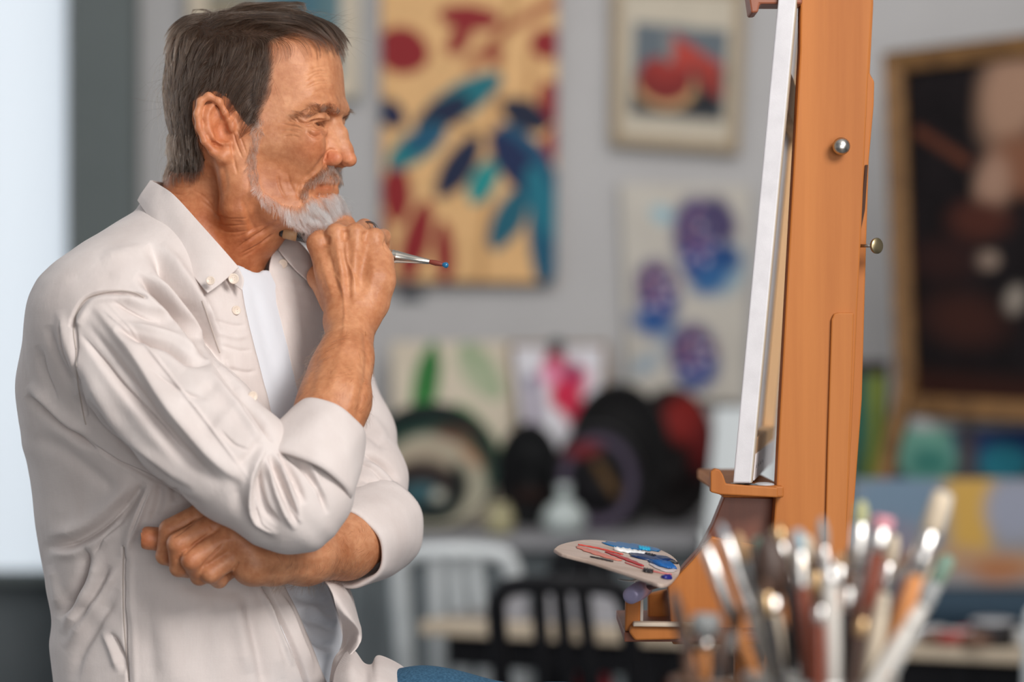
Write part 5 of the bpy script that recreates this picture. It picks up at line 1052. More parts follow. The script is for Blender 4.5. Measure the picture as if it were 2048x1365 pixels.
# neck hole
SH.chain([P(446, 340, 2.615), P(425, 470, 2.600), P(428, 560, 2.590)], [.058, .060, .060], .006, 's')
SH.chain([P(450, 360, 2.57), P(475, 500, 2.56), P(500, 545, 2.56)], [.050, .046, .026], .006, 's')
_v, _f = SH.mesh((-.54, 2.26, .92), (-.06, 2.88, 1.56), .0019)
_N = vnormals(_v, _f)
NEAR = [  # large folds: (path, height px, width on each side)
    ([(296, 488), (318, 512), (340, 543), (377, 591), (415, 643), (446, 729)], -24, 7, 16, (0, 0)), ([(322, 486), (362, 545), (402, 606), (437, 676)], 8, 13, 9),
    ([(272, 548), (300, 568), (333, 598), (377, 653), (417, 716)], -21, 6, 12), ([(300, 545), (345, 585), (390, 640), (426, 700)], 8, 9, 8), ([(262, 566), (300, 598), (350, 650), (395, 706)], 5, 10, 9),
    ([(446, 700), (462, 735), (480, 790)], -4, 8, 8),
    ([(143, 650), (150, 625), (174, 595), (212, 585), (262, 588), (290, 596)], -8, 3, 3.5, (.3, .1)), ([(158, 645), (182, 608), (214, 598), (256, 600)], 4, 7, 7, (.3, .1)), ([(147, 640), (152, 700), (158, 770), (170, 830)], -4, 4, 5, (.3, .3)),
    ([(226, 598), (274, 622), (320, 640), (350, 652)], -5, 8, 12), ([(240, 588), (290, 610), (340, 632)], 4, 10, 8),
    ([(233, 662), (281, 676), (336, 689), (377, 716), (425, 724)], -12, 5, 12), ([(240, 646), (290, 658), (342, 672), (385, 698), (420, 712)], 6, 9, 7), ([(250, 690), (310, 706), (370, 740)], 4, 10, 14),
    ([(181, 600), (233, 667), (281, 732), (336, 815), (390, 880), (445, 935), (500, 968)], 12, 20, 11), ([(165, 640), (215, 705), (268, 775), (320, 850), (380, 920), (450, 975)], -13, 12, 18), 
    ([(157, 660), (195, 711), (233, 763), (285, 825), (350, 905), (400, 950)], -7, 8, 8), ([(152, 700), (180, 760), (215, 820), (270, 890), (340, 950), (420, 1010)], 8, 14, 12),
    ([(172, 800), (200, 840), (260, 895), (330, 948), (390, 985)], -9, 7, 9),
    ([(440, 760), (400, 790), (360, 800)], -3, 14, 14), ([(480, 800), (440, 850), (420, 880)], 3, 16, 14), ([(530, 870), (500, 910), (470, 935)], -4, 10, 10),
    # elbow
    ([(532, 893), (512, 935), (503, 980), (508, 1030), (532, 1058), (556, 1070)], 10, 6, 9), ([(520, 925), (518, 975), (530, 1020), (560, 1050)], -10, 8, 8),
    ([(528, 910), (545, 965), (566, 1020), (592, 1062)], 9, 6, 6), ([(540, 908), (556, 950), (578, 1000), (600, 1040)], -9, 5, 5),
    ([(545, 902), (572, 960), (590, 1010), (602, 1050)], 8, 5, 6), ([(560, 905), (590, 960), (610, 1010)], -7, 6, 6), ([(560, 895), (610, 940), (640, 985), (655, 1030)], -8, 5, 6),
    ([(470, 950), (480, 1010), (510, 1060), (560, 1090)], -5, 12, 14), ([(600, 900), (630, 950), (640, 1000)], 4, 8, 8),
    # back and side of the body
    ([(53, 790), (90, 826), (142, 868), (190, 900)], -9, 8, 9), ([(56, 770), (90, 800), (135, 842), (180, 870)], 8, 12, 9), ([(98, 650), (112, 712), (154, 790)], -6, 9, 9), ([(118, 620), (135, 690), (165, 760)], 5, 11, 11),
    ([(75, 690), (85, 740), (110, 800)], -4, 8, 8), ([(70, 870), (130, 905), (200, 960), (250, 1000)], -5, 16, 14),
    ([(84, 1092), (120, 1092), (160, 1078), (217, 1040), (282, 972)], -9, 8, 14), ([(90, 1070), (150, 1060), (210, 1020), (268, 955)], 8, 16, 10), ([(95, 1105), (150, 1105), (200, 1080), (240, 1060)], 6, 9, 12),
    ([(172, 1088), (165, 1150), (140, 1200), (118, 1240)], -10, 10, 12), ([(198, 1100), (185, 1160), (150, 1225), (124, 1270)], 8, 12, 12), ([(246, 1120), (208, 1185), (155, 1268), (125, 1296)], 7, 9, 12), ([(220, 1130), (190, 1190), (150, 1240)], -6, 8, 8),
    ([(238, 1180), (200, 1240), (160, 1310), (150, 1365)], -6, 10, 14), ([(100, 1130), (112, 1180), (118, 1220)], 4, 9, 9),
    ([(248, 1095), (248, 1203), (252, 1290), (258, 1400)], -4, 2.5, 3, (.3, .3)), ([(262, 1095), (262, 1203), (268, 1290), (272, 1400)], 2.0, 7, 7, (.3, .3)),
    ([(302, 968), (284, 1020), (264, 1075), (250, 1120)], 9, 6, 14), ([(320, 960), (318, 1000), (300, 1050)], -7, 12, 9), ([(345, 975), (352, 1010)], -6, 10, 10), ([(290, 965), (262, 1010), (230, 1050)], -8, 9, 7),
    ([(217, 1265), (232, 1285), (246, 1318), (250, 1350)], -7, 6, 9), ([(205, 1262), (222, 1300), (236, 1345)], 4, 8, 7),
    ([(340, 1160), (420, 1180), (500, 1180)], -5, 12, 16), ([(492, 1185), (505, 1247), (524, 1330), (535, 1400)], -8, 12, 14), ([(470, 1185), (480, 1260), (496, 1350)], 5, 16, 14), ([(526, 1190), (545, 1270), (566, 1360)], 5, 12, 14),
    ([(330, 1200), (340, 1280), (352, 1400)], 3, 26, 30), ([(400, 1220), (412, 1300), (420, 1400)], -3, 24, 24), ([(290, 1180), (300, 1270), (306, 1380)], -3, 16, 18),
    ([(524, 1160), (546, 1205), (572, 1260), (602, 1330), (625, 1400)], -12, 4, 5, (.2, .3)), ([(512, 1165), (532, 1210), (556, 1265), (586, 1335)], 7, 9, 5), ([(555, 1180), (580, 1225), (604, 1285), (632, 1350)], 4, 5, 7),
    # placket line and pulls across it
    ([(408, 600), (428, 668), (444, 715)], -2.4, 2.5, 3), ([(424, 716), (470, 775), (516, 838), (546, 884)], -9, 9, 4), ([(415, 735), (460, 795), (505, 855), (530, 890)], 5, 6, 9), ([(425, 640), (470, 652), (492, 650)], -2.2, 4, 5), ([(440, 690), (480, 702), (505, 700)], -2, 4, 4), ([(455, 735), (490, 745), (515, 742)], -2.2, 4, 5), ([(432, 665), (470, 675), (498, 672)], 1.8, 5, 5),
    ([(200, 520), (260, 500), (300, 500)], 3, 12, 16), ([(130, 560), (190, 548), (240, 560)], -2, 12, 12),
    # far sleeve
    ([(700, 850), (740, 870), (775, 900)], -4, 7, 8), ([(725, 905), (765, 925), (800, 965)], -7, 6, 8), ([(722, 925), (765, 948), (795, 990)], 5, 8, 7), ([(715, 960), (760, 970), (790, 1010)], -5, 6, 7), ([(712, 880), (700, 930), (690, 980)], -4, 7, 7), ([(740, 830), (775, 880)], 3, 8, 8)]
_u, _w = proj(_v); _v, _f = refine(_v, _f, (_N[:, 1] < -.05) & (_w < 1400) & (_v[:, 1] < 2.75)); _N = vnormals(_v, _f)
SHARP = [([(318, 515), (345, 552), (382, 602), (418, 655), (447, 730)], -9, 2.6, 5), ([(285, 556), (333, 600), (377, 656), (418, 718)], -9, 2.4, 4.5), ([(240, 664), (285, 679), (338, 692), (380, 719), (424, 727)], -6, 2.4, 5),
    ([(160, 668), (195, 715), (236, 768), (288, 830), (352, 908)], -6, 2.6, 4.5), ([(56, 792), (92, 828), (144, 870), (200, 906)], -6, 2.6, 4.5), ([(178, 884), (230, 920), (290, 950), (392, 1004)], -6, 2.6, 4), ([(90, 1094), (125, 1096), (165, 1082), (220, 1044), (280, 976)], -6, 2.6, 5),
    ([(172, 1092), (166, 1150), (142, 1200), (122, 1238)], -6, 3, 4), ([(300, 975), (282, 1022), (262, 1078)], -6, 2.4, 4), ([(424, 718), (470, 777), (516, 840), (548, 886)], -6, 3.5, 2.4), ([(226, 602), (274, 626), (318, 642)], -4, 2.4, 4),
    ([(508, 940), (508, 1000), (522, 1045), (548, 1066)], -5, 2.2, 2.6), ([(536, 912), (552, 960), (576, 1015), (598, 1050)], -6, 2.2, 2.6), ([(556, 906), (584, 958), (604, 1010)], -5, 2.2, 2.6), ([(522, 930), (522, 975), (536, 1018), (560, 1046)], -5, 2.2, 2.6),
    ([(208, 620), (250, 660), (300, 700)], 2.5, 3, 3), ([(120, 640), (126, 700), (150, 770)], -4, 2.5, 4), ([(84, 700), (92, 748), (116, 800)], -3, 2.5, 4), ([(300, 740), (360, 780), (420, 800)], -2.5, 3, 5), ([(250, 1040), (210, 1075), (190, 1110)], -4, 3, 4), ([(440, 860), (470, 890), (500, 900)], -3, 2.6, 4),
    ([(720, 905), (765, 925), (800, 968)], -5, 2.4, 3.5), ([(712, 925), (750, 945), (785, 985)], -3.5, 2.4, 3.5), ([(210, 600), (330, 740), (440, 880), (500, 962)], 3, 3, 3), ([(222, 1268), (236, 1290), (248, 1320)], -4, 2.4, 3.5)]
_v = crease(_v, _N, NEAR+SHARP, px(1.55, 2.45), face=.25)
_v = smooth_mesh(_v, _f, 1, .5); _n2 = vnormals(_v, _f); _u, _w = proj(_v)
def ridged(u, v, ang, s1, s2, seed):      # fine wrinkles running along one direction
    a = math.radians(ang); x = (u*math.cos(a)+v*math.sin(a))/s1; y = (-u*math.sin(a)+v*math.cos(a))/s2
    lo = np.sin(u/130+v/95+seed)+np.sin(u/75-v/110+2*seed)+np.sin(v/60+x+3*seed); return np.sin(6.28*y+1.6*lo)*np.clip(.35+.4*np.sin(x*5+lo*1.3+seed), 0, 1)
_sl = np.clip(1-np.abs(polydist(_u, _w, [(230, 670), (590, 1010)])[0])/150, 0, 1)**.5
_d = ridged(_u, _w, 46, 300, 62, 5)*_sl*1.8+ridged(_u, _w, 66, 340, 95, 9)*(1-_sl)*2.4*np.clip((_w-560)/200, .1, 1)+ridged(_u, _w, 20, 160, 70, 13)*.5
_v = _v+_n2*(_d*px(1, 2.45))[:, None]
shirt = pc(mesh_obj('shirt', _v, _f, linen))
tag(shirt)
BVS = BVHTree.FromPolygons(_v.tolist(), _f.tolist())
def surfY(u, v, bvh=None, dflt=2.5):
    d = Vector(P(u, v, 1.0))-Vector((0, 0, ZC)); d.normalize(); h = (bvh or BVS).ray_cast(Vector((0, 0, ZC)), d)
    return h[0].y if h[0] else dflt

TE = Field()
TE.fn(lambda p: torso_f(p, .0075), .01)
TE.fn(lambda p: (lambda u, v: (np.interp(v, [500, 700, 900, 1100, 1200, 1400], [440, 470, 520, 500, 540, 600])-u)*px(1))(*proj(p)), .002, 'm')
TE.fn(lambda p: (lambda u, v: (530+np.clip((u-478)/70, 0, 1)*14-v)*px(1))(*proj(p)), .001, 'm')
TE.chain([P(446, 340, 2.615), P(425, 470, 2.600), P(430, 540, 2.60)], [.052, .055, .055], .004, 's')
TE.chain([P(475, 440, 2.57), P(484, 500, 2.565)], [.040, .030], .004, 's')
_tv, _tf = TE.mesh((-.54, 2.36, 1.0), (-.10, 2.84, 1.53), .003)
_tv = crease(_tv, vnormals(_tv, _tf), [([(585, 1190), (620, 1200), (665, 1205)], -9, 6, 9), ([(585, 1225), (620, 1215), (650, 1240), (680, 1240)], 7, 8, 8), ([(600, 1240), (640, 1245), (672, 1262)], -10, 7, 8),
    ([(605, 1265), (640, 1290), (672, 1290)], -9, 6, 8), ([(600, 1275), (640, 1305), (670, 1305)], 5, 8, 8), ([(520, 560), (560, 700), (590, 830)], 2, 14, 14), ([(500, 560), (530, 680), (560, 800)], -2, 10, 12), ([(640, 1170), (668, 1230), (675, 1300)], 4, 9, 9), ([(590, 1178), (640, 1180)], 5, 6, 6)], px(1, 2.5), face=.2)
tee = pc(mesh_obj('t_shirt', _tv, _tf, tee_m))
BVT = BVHTree.FromPolygons(_tv.tolist(), _tf.tolist())

def patch(name, rows, m, parent, nu=28, nv=28, thick=.0016, wav=0, sub=True):
    """cloth sheet through rows of (u, v, Y) points"""
    rows = [catmull([P(*q) for q in r], nu) for r in rows]
    R = np.stack(rows); G = np.stack([catmull(R[:, j], nv) for j in range(nu)], 1)
    V = G.reshape(-1, 3)
    if wav: V = V+np.c_[np.zeros(len(V)), wav*np.sin(V[:, 0]*260+V[:, 2]*190)*np.sin(V[:, 2]*310-V[:, 0]*120), np.zeros(len(V))]
    i, j = np.meshgrid(np.arange(nv-1), np.arange(nu-1), indexing='ij'); a = (i*nu+j).ravel()
    F = np.stack([a, a+1, a+nu+1, a+nu], 1)
    o = mesh_obj(name, V, F, m, parent)
    s = o.modifiers.new('solid', 'SOLIDIFY'); s.thickness = thick; s.offset = 0
    if sub:
        q = o.modifiers.new('sub', 'SUBSURF'); q.levels = 1; q.render_levels = 1
    return o
def on(u, v, off, bvh=None, dflt=2.5): return (u, v, surfY(u, v, bvh, dflt)-off)
def subp(o, par):
    o.parent = par; o.matrix_parent_inverse = par_w(par).inverted(); return o
def par_w(par):
    return Matrix.Identity(4) if par is shirt or par.parent is person else Matrix.Translation(Vector(par.location))
seam_m = mat('seam_shade', (.48, .41, .37), .9)  # linen colour darkened to draw the shade along the seam valley
def seam(pts, r=.0007, off=.0002, n=40):
    q = catmull(np.array(pts, float), n); W_ = [P(u, v, surfY(u, v)-off) for u, v in q]; W_ = np.array(W_); k = np.ones(len(W_), bool)
    k[1:] = np.abs(np.diff(W_[:, 1])) < .012; W_ = W_[k]
    return subp(tube('seam', W_, r, seam_m, seg=6), shirt)
seam([(152, 700), (147, 660), (152, 628), (172, 598), (205, 586), (240, 582), (270, 586), (288, 596)]); seam([(152, 700), (155, 760), (166, 825), (172, 850)])
seam([(248, 1092), (246, 1150), (247, 1230), (252, 1300), (258, 1362)]); seam([(404, 602), (416, 636), (430, 678), (440, 706)], .0006)
# near collar leaf and its stand
co = patch('collar', [
    [(301, 361, 2.575), (322, 372, 2.555), (350, 392, 2.530), (400, 447, 2.505), (440, 492, 2.49), (478, 536, 2.49)],
    [(292, 374, 2.570), (316, 396, 2.540), (348, 428, 2.515), (392, 478, 2.492), (432, 522, 2.478), (459, 553, 2.478)],
    [(282, 388, 2.568), (308, 420, 2.532), (340, 462, 2.508), (380, 512, 2.484), (412, 550, 2.466), (438, 571, 2.464)],
    [(275, 401, 2.568), (302, 440, 2.530), (331, 480, 2.506), (366, 528, 2.482), (394, 562, 2.462), (415, 587, 2.452)]], linen, None, 40, 24, .002)
subp(co, shirt)
st = patch('collar_stand', [
    [(301, 361, 2.580), (318, 372, 2.562), (342, 388, 2.540), (398, 449, 2.512), (440, 494, 2.500), (478, 538, 2.497)],
    [(300, 380, 2.600), (320, 400, 2.575), (350, 424, 2.545), (400, 470, 2.516), (440, 515, 2.505), (488, 560, 2.49)],
    [(290, 420, 2.600), (312, 440, 2.570), (345, 460, 2.545), (398, 500, 2.516), (440, 545, 2.500), (484, 582, 2.486)]], linen, None, 30, 14, .002)
subp(st, shirt)
cb = patch('collar_back', [[(302, 360, 2.58), (330, 366, 2.63), (352, 372, 2.665), (420, 390, 2.70), (500, 420, 2.70), (560, 458, 2.665)],
    [(290, 400, 2.59), (322, 405, 2.66), (350, 410, 2.69), (420, 430, 2.72), (500, 460, 2.72), (575, 490, 2.68)],
    [(284, 440, 2.60), (322, 445, 2.67), (350, 450, 2.70), (420, 470, 2.73), (510, 500, 2.73), (590, 530, 2.69)]], linen, None, 30, 10, .002)
subp(cb, shirt)
# far front panel with its collar wing
fp = patch('front_panel', [
    [(558, 458, 2.630), (580, 470, 2.625), (604, 490, 2.625), (628, 522, 2.630), (641, 556, 2.645)],
    [(546, 500, 2.600), (570, 510, 2.600), (600, 526, 2.605), (628, 548, 2.615), (646, 580, 2.640)],
    [on(538, 545, -.002, BVT), on(560, 558, .004, BVT), (592, 572, 2.592), (622, 590, 2.605), (648, 612, 2.630)],
    [on(552, 610, -.002, BVT), on(570, 618, .004, BVT), (598, 625, 2.588), (625, 640, 2.605), (648, 655, 2.625)],
    [on(572, 690, -.002, BVT), on(590, 694, .004, BVT), (612, 698, 2.590), (632, 706, 2.605), (652, 715, 2.62)],
    [on(588, 760, -.002, BVT), on(604, 764, .004, BVT), (622, 768, 2.585), (640, 772, 2.60), (660, 780, 2.61)],
    [on(602, 850, -.002, BVT), on(618, 850, .004, BVT), (634, 850, 2.58), (650, 850, 2.59), (670, 850, 2.60)]], linen, None, 26, 50, .002, .0007)
subp(fp, shirt)
fw = patch('collar_wing', [
    [(556, 456, 2.622), (578, 468, 2.612), (606, 494, 2.605), (632, 530, 2.605), (645, 560, 2.620)],
    [(562, 480, 2.610), (582, 500, 2.600), (604, 522, 2.596), (626, 545, 2.598), (640, 566, 2.612)],
    [(556, 500, 2.596), (574, 522, 2.588), (594, 544, 2.588), (614, 562, 2.592), (628, 578, 2.606)]], linen, None, 22, 12, .002, .0006)
subp(fw, shirt)
# lower part of the far panel curling round the belly, tail lying on the thigh
lp_ = patch('front_panel', [
    [(596, 1120, 2.57), (640, 1130, 2.57), (690, 1165, 2.59), (706, 1200, 2.63)],
    [(652, 1165, 2.510), (676, 1185, 2.515), (700, 1212, 2.54), (716, 1240, 2.58)],
    [(672, 1214, 2.500), (690, 1230, 2.50), (708, 1246, 2.51), (722, 1262, 2.55)],
    [(684, 1250, 2.530), (698, 1252, 2.535), (712, 1262, 2.535), (720, 1288, 2.53)],
    [(684, 1290, 2.560), (692, 1292, 2.565), (698, 1296, 2.555), (700, 1312, 2.52)],
    [(668, 1322, 2.560), (672, 1326, 2.55), (676, 1332, 2.535), (676, 1340, 2.505)],
    [(660, 1365, 2.560), (662, 1368, 2.55), (664, 1372, 2.53), (664, 1376, 2.50)]], linen, None, 24, 44, .002, .0006)
subp(lp_, shirt)
tl = patch('shirt_tail', [
    [(690, 1308, 2.545), (708, 1302, 2.54), (726, 1326, 2.525), (744, 1330, 2.52), (756, 1312, 2.54), (790, 1325, 2.545), (815, 1342, 2.55)],
    [(670, 1345, 2.495), (700, 1336, 2.48), (728, 1352, 2.480), (744, 1352, 2.475), (758, 1344, 2.48), (785, 1352, 2.49), (806, 1362, 2.50)],
    [(664, 1390, 2.470), (700, 1390, 2.45), (730, 1395, 2.445), (750, 1395, 2.44), (765, 1395, 2.445), (785, 1400, 2.45), (800, 1405, 2.46)],
    [(660, 1470, 2.45), (700, 1470, 2.43), (730, 1470, 2.425), (750, 1470, 2.42), (765, 1470, 2.425), (780, 1475, 2.43), (795, 1480, 2.44)]], linen, None, 40, 26, .0022, .0004)
subp(tl, shirt)
# rolled cuffs
def cuff(a, b, ra, rb, tilt=0, flare=.0, wob=.0012, ph=0):
    a = np.array(a); b = np.array(b); d = (b-a)/np.linalg.norm(b-a); L = np.linalg.norm(b-a)
    x = np.cross(d, [0, 1, 0]); x /= np.linalg.norm(x); y = np.cross(d, x); seg = 72
    prof = [(0, ra-.004), (-.003, ra-.001), (-.002, ra+.002)]+[(L*t, ra+.003+(rb-ra)*t+.0025*math.sin(math.pi*t)) for t in np.linspace(0.04, .96, 12)]+[(L+.001, rb+.0022), (L+.002, rb), (L+.0006, rb-.0018), (L-.006, rb-.0022), (L*.6, rb-.002), (L*.25, rb*.98-.004)]
    V = []
    for t, r in prof:
        for k in range(seg):
            an = 2*math.pi*k/seg; rr = r+wob*math.sin(3*an+ph+t*40)+wob*.5*math.sin(7*an+ph*2-t*70)
            tt = t+wob*1.2*math.sin(2*an+ph)
            V.append(a+d*tt+(x*math.cos(an)+y*math.sin(an))*rr)
    n = len(prof); i, k = np.meshgrid(np.arange(n-1), np.arange(seg), indexing='ij'); k2 = (k+1) % seg
    F = np.stack([(i*seg+k).ravel(), (i*seg+k2).ravel(), ((i+1)*seg+k2).ravel(), ((i+1)*seg+k).ravel()], 1)
    V = np.array(V); N = -vnormals(V, F) if vnormals(V, F)[0]@(V[0]-a) < 0 else vnormals(V, F)
    return V, F, N
cv, cf, cn = cuff(P(603, 966, 2.390), P(657, 850, 2.432), .0505, .0380, ph=.6)
cv = crease(cv, cn, [([(560, 880), (620, 925), (668, 985)], -2, 5, 6), ([(600, 830), (640, 860), (690, 920)], -1.2, 3, 3), ([(640, 940), (668, 985), (672, 1020)], -3, 6, 6)], px(1, 2.4), face=.2)
subp(mesh_obj('cuff', cv, cf, linen), shirt)
cv, cf, cn = cuff(P(760, 1050, 2.635), P(692, 1098, 2.555), .0500, .0420, ph=2.1)
subp(mesh_obj('cuff', cv, cf, linen), shirt)
# buttons
but_m = mat('shell_button', (.72, .60, .50), .35, spec=.5)
def button(u, v, r, bvh=BVS, off=.0015, Y=None, tilt=(0, 0)):
    y = Y if Y else surfY(u, v, bvh)-off; c = P(u, v, y)
    n = np.array([tilt[0], -1., tilt[1]], float); n /= np.linalg.norm(n)
    V, F = lathe_arr([(0, r*.3), (0, r*.95), (.0006, r), (.0016, r*.98), (.0019, r*.86), (.0012, r*.7), (.0011, r*.15)], c, c+n*.01, 22)
    bm = bmesh.new(); vs = [bm.verts.new(q) for q in V]
    for f in F: bm.faces.new([vs[i] for i in f])
    for sx, sy in ((1, 1), (1, -1), (-1, 1), (-1, -1)):
        q = c+n*.0012; cyl(bm, q+np.array([sx*.0011, 0, sy*.0011]), q+n*.0004+np.array([sx*.0011, 0, sy*.0011]), .0004, seg=6)
    return subp(bm_obj('button', bm, but_m, None, smooth=True), shirt)
button(467, 558, .0056, Y=2.480, tilt=(.2, .1)); button(421, 562, .0046, Y=2.448, tilt=(.1, .2)); button(472, 621, .0048, tilt=(.5, .1)); button(505, 793, .0050, tilt=(.5, 0)); button(566, 528, .0050, Y=2.592)
# jeans, shoes
JE = Field()
hipN, hipF = P(330, 1590, 2.52), P(400, 1570, 2.76)
kneeN, kneeF = P(1130, 1508, 2.50), P(1100, 1500, 2.92)
anN, anF = np.array([-.12, 2.50, .50]), np.array([-.10, 2.80, .50])
for h, k_, a_ in ((hipN, kneeN, anN), (hipF, kneeF, anF)):
    JE.chain([h, P(850, 1512, 2.52) if h is hipN else h*.45+k_*.55, k_, k_*.5+a_*.5+np.array([-.01, 0, 0]), a_], [.098, .086, .066, .060, .052], .03)
JE.chain([P(345, 1590, 2.64), P(345, 1530, 2.64)], [.105, .10], .05)
_jv, _jf = JE.mesh((-.50, 2.34, .36), (.20, 3.05, 1.10), .006)
jeans = pc(mesh_obj('jeans', _jv, _jf, denim))
shoe_m = mat('brown_leather', (.10, .045, .02), .45); sole_m = mat('rubber_sole', (.02, .02, .02), .7)
for a_ in (anN, anF):
    S = Field(); S.chain([a_+(-.01, 0, -.02), a_+(-.015, 0, -.075), a_+(.05, 0, -.085), a_+(.13, -.01, -.098), a_+(.17, -.01, -.10)], [.042, .040, .040, .036, .028], .03)
    S.fn(lambda p, z=a_[2]-.118: z-p[:, 2], .001, 'm')
    v_, f_ = S.mesh(a_-(.1, .1, .16), a_+(.26, .1, .05), .004)
    so = pc(mesh_obj('shoe', v_, f_, shoe_m))
    S = Field(); S.chain([a_+(-.02, 0, -.118), a_+(.05, 0, -.118), a_+(.15, -.01, -.118)], [.043, .041, .042], .01)
    S.fn(lambda p, z=a_[2]-.118: np.abs(p[:, 2]-z+.006)-.009, .001, 'm')
    v_, f_ = S.mesh(a_-(.1, .1, .16), a_+(.26, .1, 0), .004)
    subp(mesh_obj('sole', v_, f_, sole_m), so)

# the tall stool he sits on
stm = mat('stool_metal', (.05, .05, .055), .4, metal=.6); stl = mat('stool_seat_wood', (.30, .17, .08), .5); noise_mix(stl, (.25, .14, .065), (.36, .21, .10), scale=12, stretch=(1, .15, 1))
stc = np.array([-.37, 2.64, 0]); stool = thing('stool', stc, 'tall round stool he sits on, below the edge of the picture', 'stool')
def wp2(o): o.parent = stool; o.matrix_parent_inverse = Matrix.Translation(stool.location).inverted(); return o
wp2(lathe('seat', [(.775, .01), (.775, .15), (.783, .165), (.800, .165), (.812, .15), (.812, .01)], stc, stc+np.array([0, 0, 1]), stl, seg=48))
for k in range(4):
    a = math.pi/4+k*math.pi/2; q = np.array([math.cos(a), math.sin(a), 0]); wp2(tube('leg', [stc+q*.12+np.array([0, 0, .775]), stc+q*.29+np.array([0, 0, .012])], .013, stm, seg=10))
wp2(tube('foot_ring', [stc+np.array([.27*math.cos(a), .27*math.sin(a), .368]) for a in np.linspace(0, 2*math.pi, 49)], .012, stm, seg=10))
# ================================================================ brush in his hand
bw = mat('black_lacquer', (.015, .013, .013), .25, spec=.6); bare = mat('bare_handle_wood', (.42, .24, .12), .5); cut = bare
ferr = mat('silver_ferrule', (.72, .66, .58), .22, metal=1.0); bris = mat('red_sable', (.20, .035, .02), .6); bluep = mat('wet_blue_paint', (.01, .14, .30), .2, spec=.7)
hb = thing('paintbrush', P(700, 494, 2.578), 'fine round brush with blue paint on its tip, held in his fist', 'paintbrush')
A = P(560, 463, 2.566); Bq = P(780, 512, 2.568); Cq = P(860, 524, 2.560); D_ = P(888, 530, 2.557)
wpar(lathe('handle', [(-.001, .001), (0, .0048), (.002, .0056), (.03, .0060), (.075, .0062), (.10, .0058), (np.linalg.norm(Bq-A)-.004, .0056), (np.linalg.norm(Bq-A), .0052)], A, Bq, bw, seg=24), hb)
wpar(lathe('bare_band', [(.0035, .0050), (.0045, .00625), (.018, .00655), (.019, .0050)], A+np.array([0, -.0006, -.0004]), Bq, bare, seg=24), hb)
L1 = np.linalg.norm(Cq-Bq); wpar(lathe('ferrule', [(-.006, .0056), (-.005, .0066), (-.001, .0070), (0, .0062), (.002, .0067), (.0035, .0071), (.005, .0064), (.0068, .0068), (.008, .0064), (L1*.5, .0046), (L1-.001, .0026), (L1, .0020)], Bq, Cq, ferr, seg=28), hb)
L2 = np.linalg.norm(D_-Cq); wpar(lathe('bristles', [(-.002, .0018), (0, .0024), (L2*.4, .0030), (L2*.8, .0022), (L2, .0012)], Cq, D_, bris, seg=18), hb)
wpar(lathe('paint_tip', [(-.003, .001), (-.001, .0024), (.0013, .0032), (.0034, .0028), (.0046, .0012)], D_+(D_-Cq)*.02, D_+(D_-Cq), bluep, seg=18), hb)
# ring on his ring finger
rg = []
_c = P(736, 456, 2.566); _ax = np.array([.35, .9, -.15]); _ax /= np.linalg.norm(_ax); _x = np.cross(_ax, [0, 0, 1]); _x /= np.linalg.norm(_x); _y = np.cross(_ax, _x)
for a in np.linspace(0, 2*math.pi, 41): rg.append(_c+np.array([.0, 0, -.0045])+(_x*math.cos(a)+_y*math.sin(a))*.0108)
ring = tube('ring', rg, .0013, mat('dark_silver', (.30, .27, .25), .3, metal=1), seg=8)
thing_ring = tag(ring, 'dark metal ring on his raised hand', 'ring'); 
# ================================================================ brushes standing in pots, close to the lens
YB = 1.75
wood2 = mat('trolley_wood', (.30, .20, .12), .6); noise_mix(wood2, (.26, .17, .10), (.34, .24, .15), scale=8, stretch=(1, 1, .2))
zt = 1.058
tr = thing('side_table', (.26, 1.76, 0), 'small tall wooden table close to the lens carrying the brush pots', 'table')
wpar(box('tabletop', (.27, 1.76, zt-.012), (.40, .30, .024), wood2, None, .003), tr)
for sx in (-1, 1):
    for sy in (-1, 1): wpar(box('leg', (.27+sx*.17, 1.76+sy*.12, (zt-.024)/2), (.03, .03, zt-.024), wood2, None, .002), tr)
tinm = mat('pot_tin', (.55, .55, .53), .35, metal=.6); clay = mat('pot_brown', (.12, .07, .045), .5)
def pot(u, r, ztop_, m, label, Y=YB):
    c = P(u, 0, Y); c[2] = zt; H = ztop_-zt; t = thing('brush_pot', c, label, 'pot')
    wpar(lathe('body', [(.001, r*.5), (0, r*.96), (H*.5, r), (H, r), (H+.001, r-.002), (H-.003, r-.0035), (.006, r*.92), (.005, r*.3)], c, c+np.array([0, 0, 1]), m, seg=40), t)
    wpar(lathe('rim', [(H-.003, r), (H-.001, r+.002), (H+.002, r+.002), (H+.003, r), (H+.002, r-.002), (H-.002, r-.002)], c, c+np.array([0, 0, 1]), m, seg=40), t); return t
pot(1640, .054, P(0, 1356, YB)[2], tinm, 'wide tin pot crowded with brushes at the bottom edge')
pot(1412, .024, P(0, 1362, 1.74)[2], clay, 'narrow brown pot left of the tin holding dark brushes', 1.74)
BM = {k: mat('brush_'+k, c, r, metal=mt) for k, c, r, mt in (('silver', (.62, .60, .58), .25, .9), ('bright', (.72, .70, .67), .34, 1.0), ('brass', (.62, .42, .22), .3, .9), ('cream', (.50, .42, .32), .45, 0), ('white', (.54, .51, .47), .45, 0), ('redbrown', (.17, .035, .015), .3, 0),
    ('orange', (.55, .22, .07), .4, 0), ('black', (.012, .011, .012), .3, 0), ('dark', (.045, .022, .014), .5, 0), ('hog', (.52, .43, .32), .8, 0), ('grey', (.24, .25, .25), .6, 0), ('green', (.14, .22, .17), .6, 0), ('pink', (.60, .26, .30), .7, 0), ('yellow', (.38, .38, .20), .7, 0), ('tan', (.40, .24, .12), .5, 0), ('red', (.45, .02, .02), .4, 0), ('umber', (.10, .05, .03), .8, 0), ('pale_blue', (.28, .36, .40), .5, 0))}
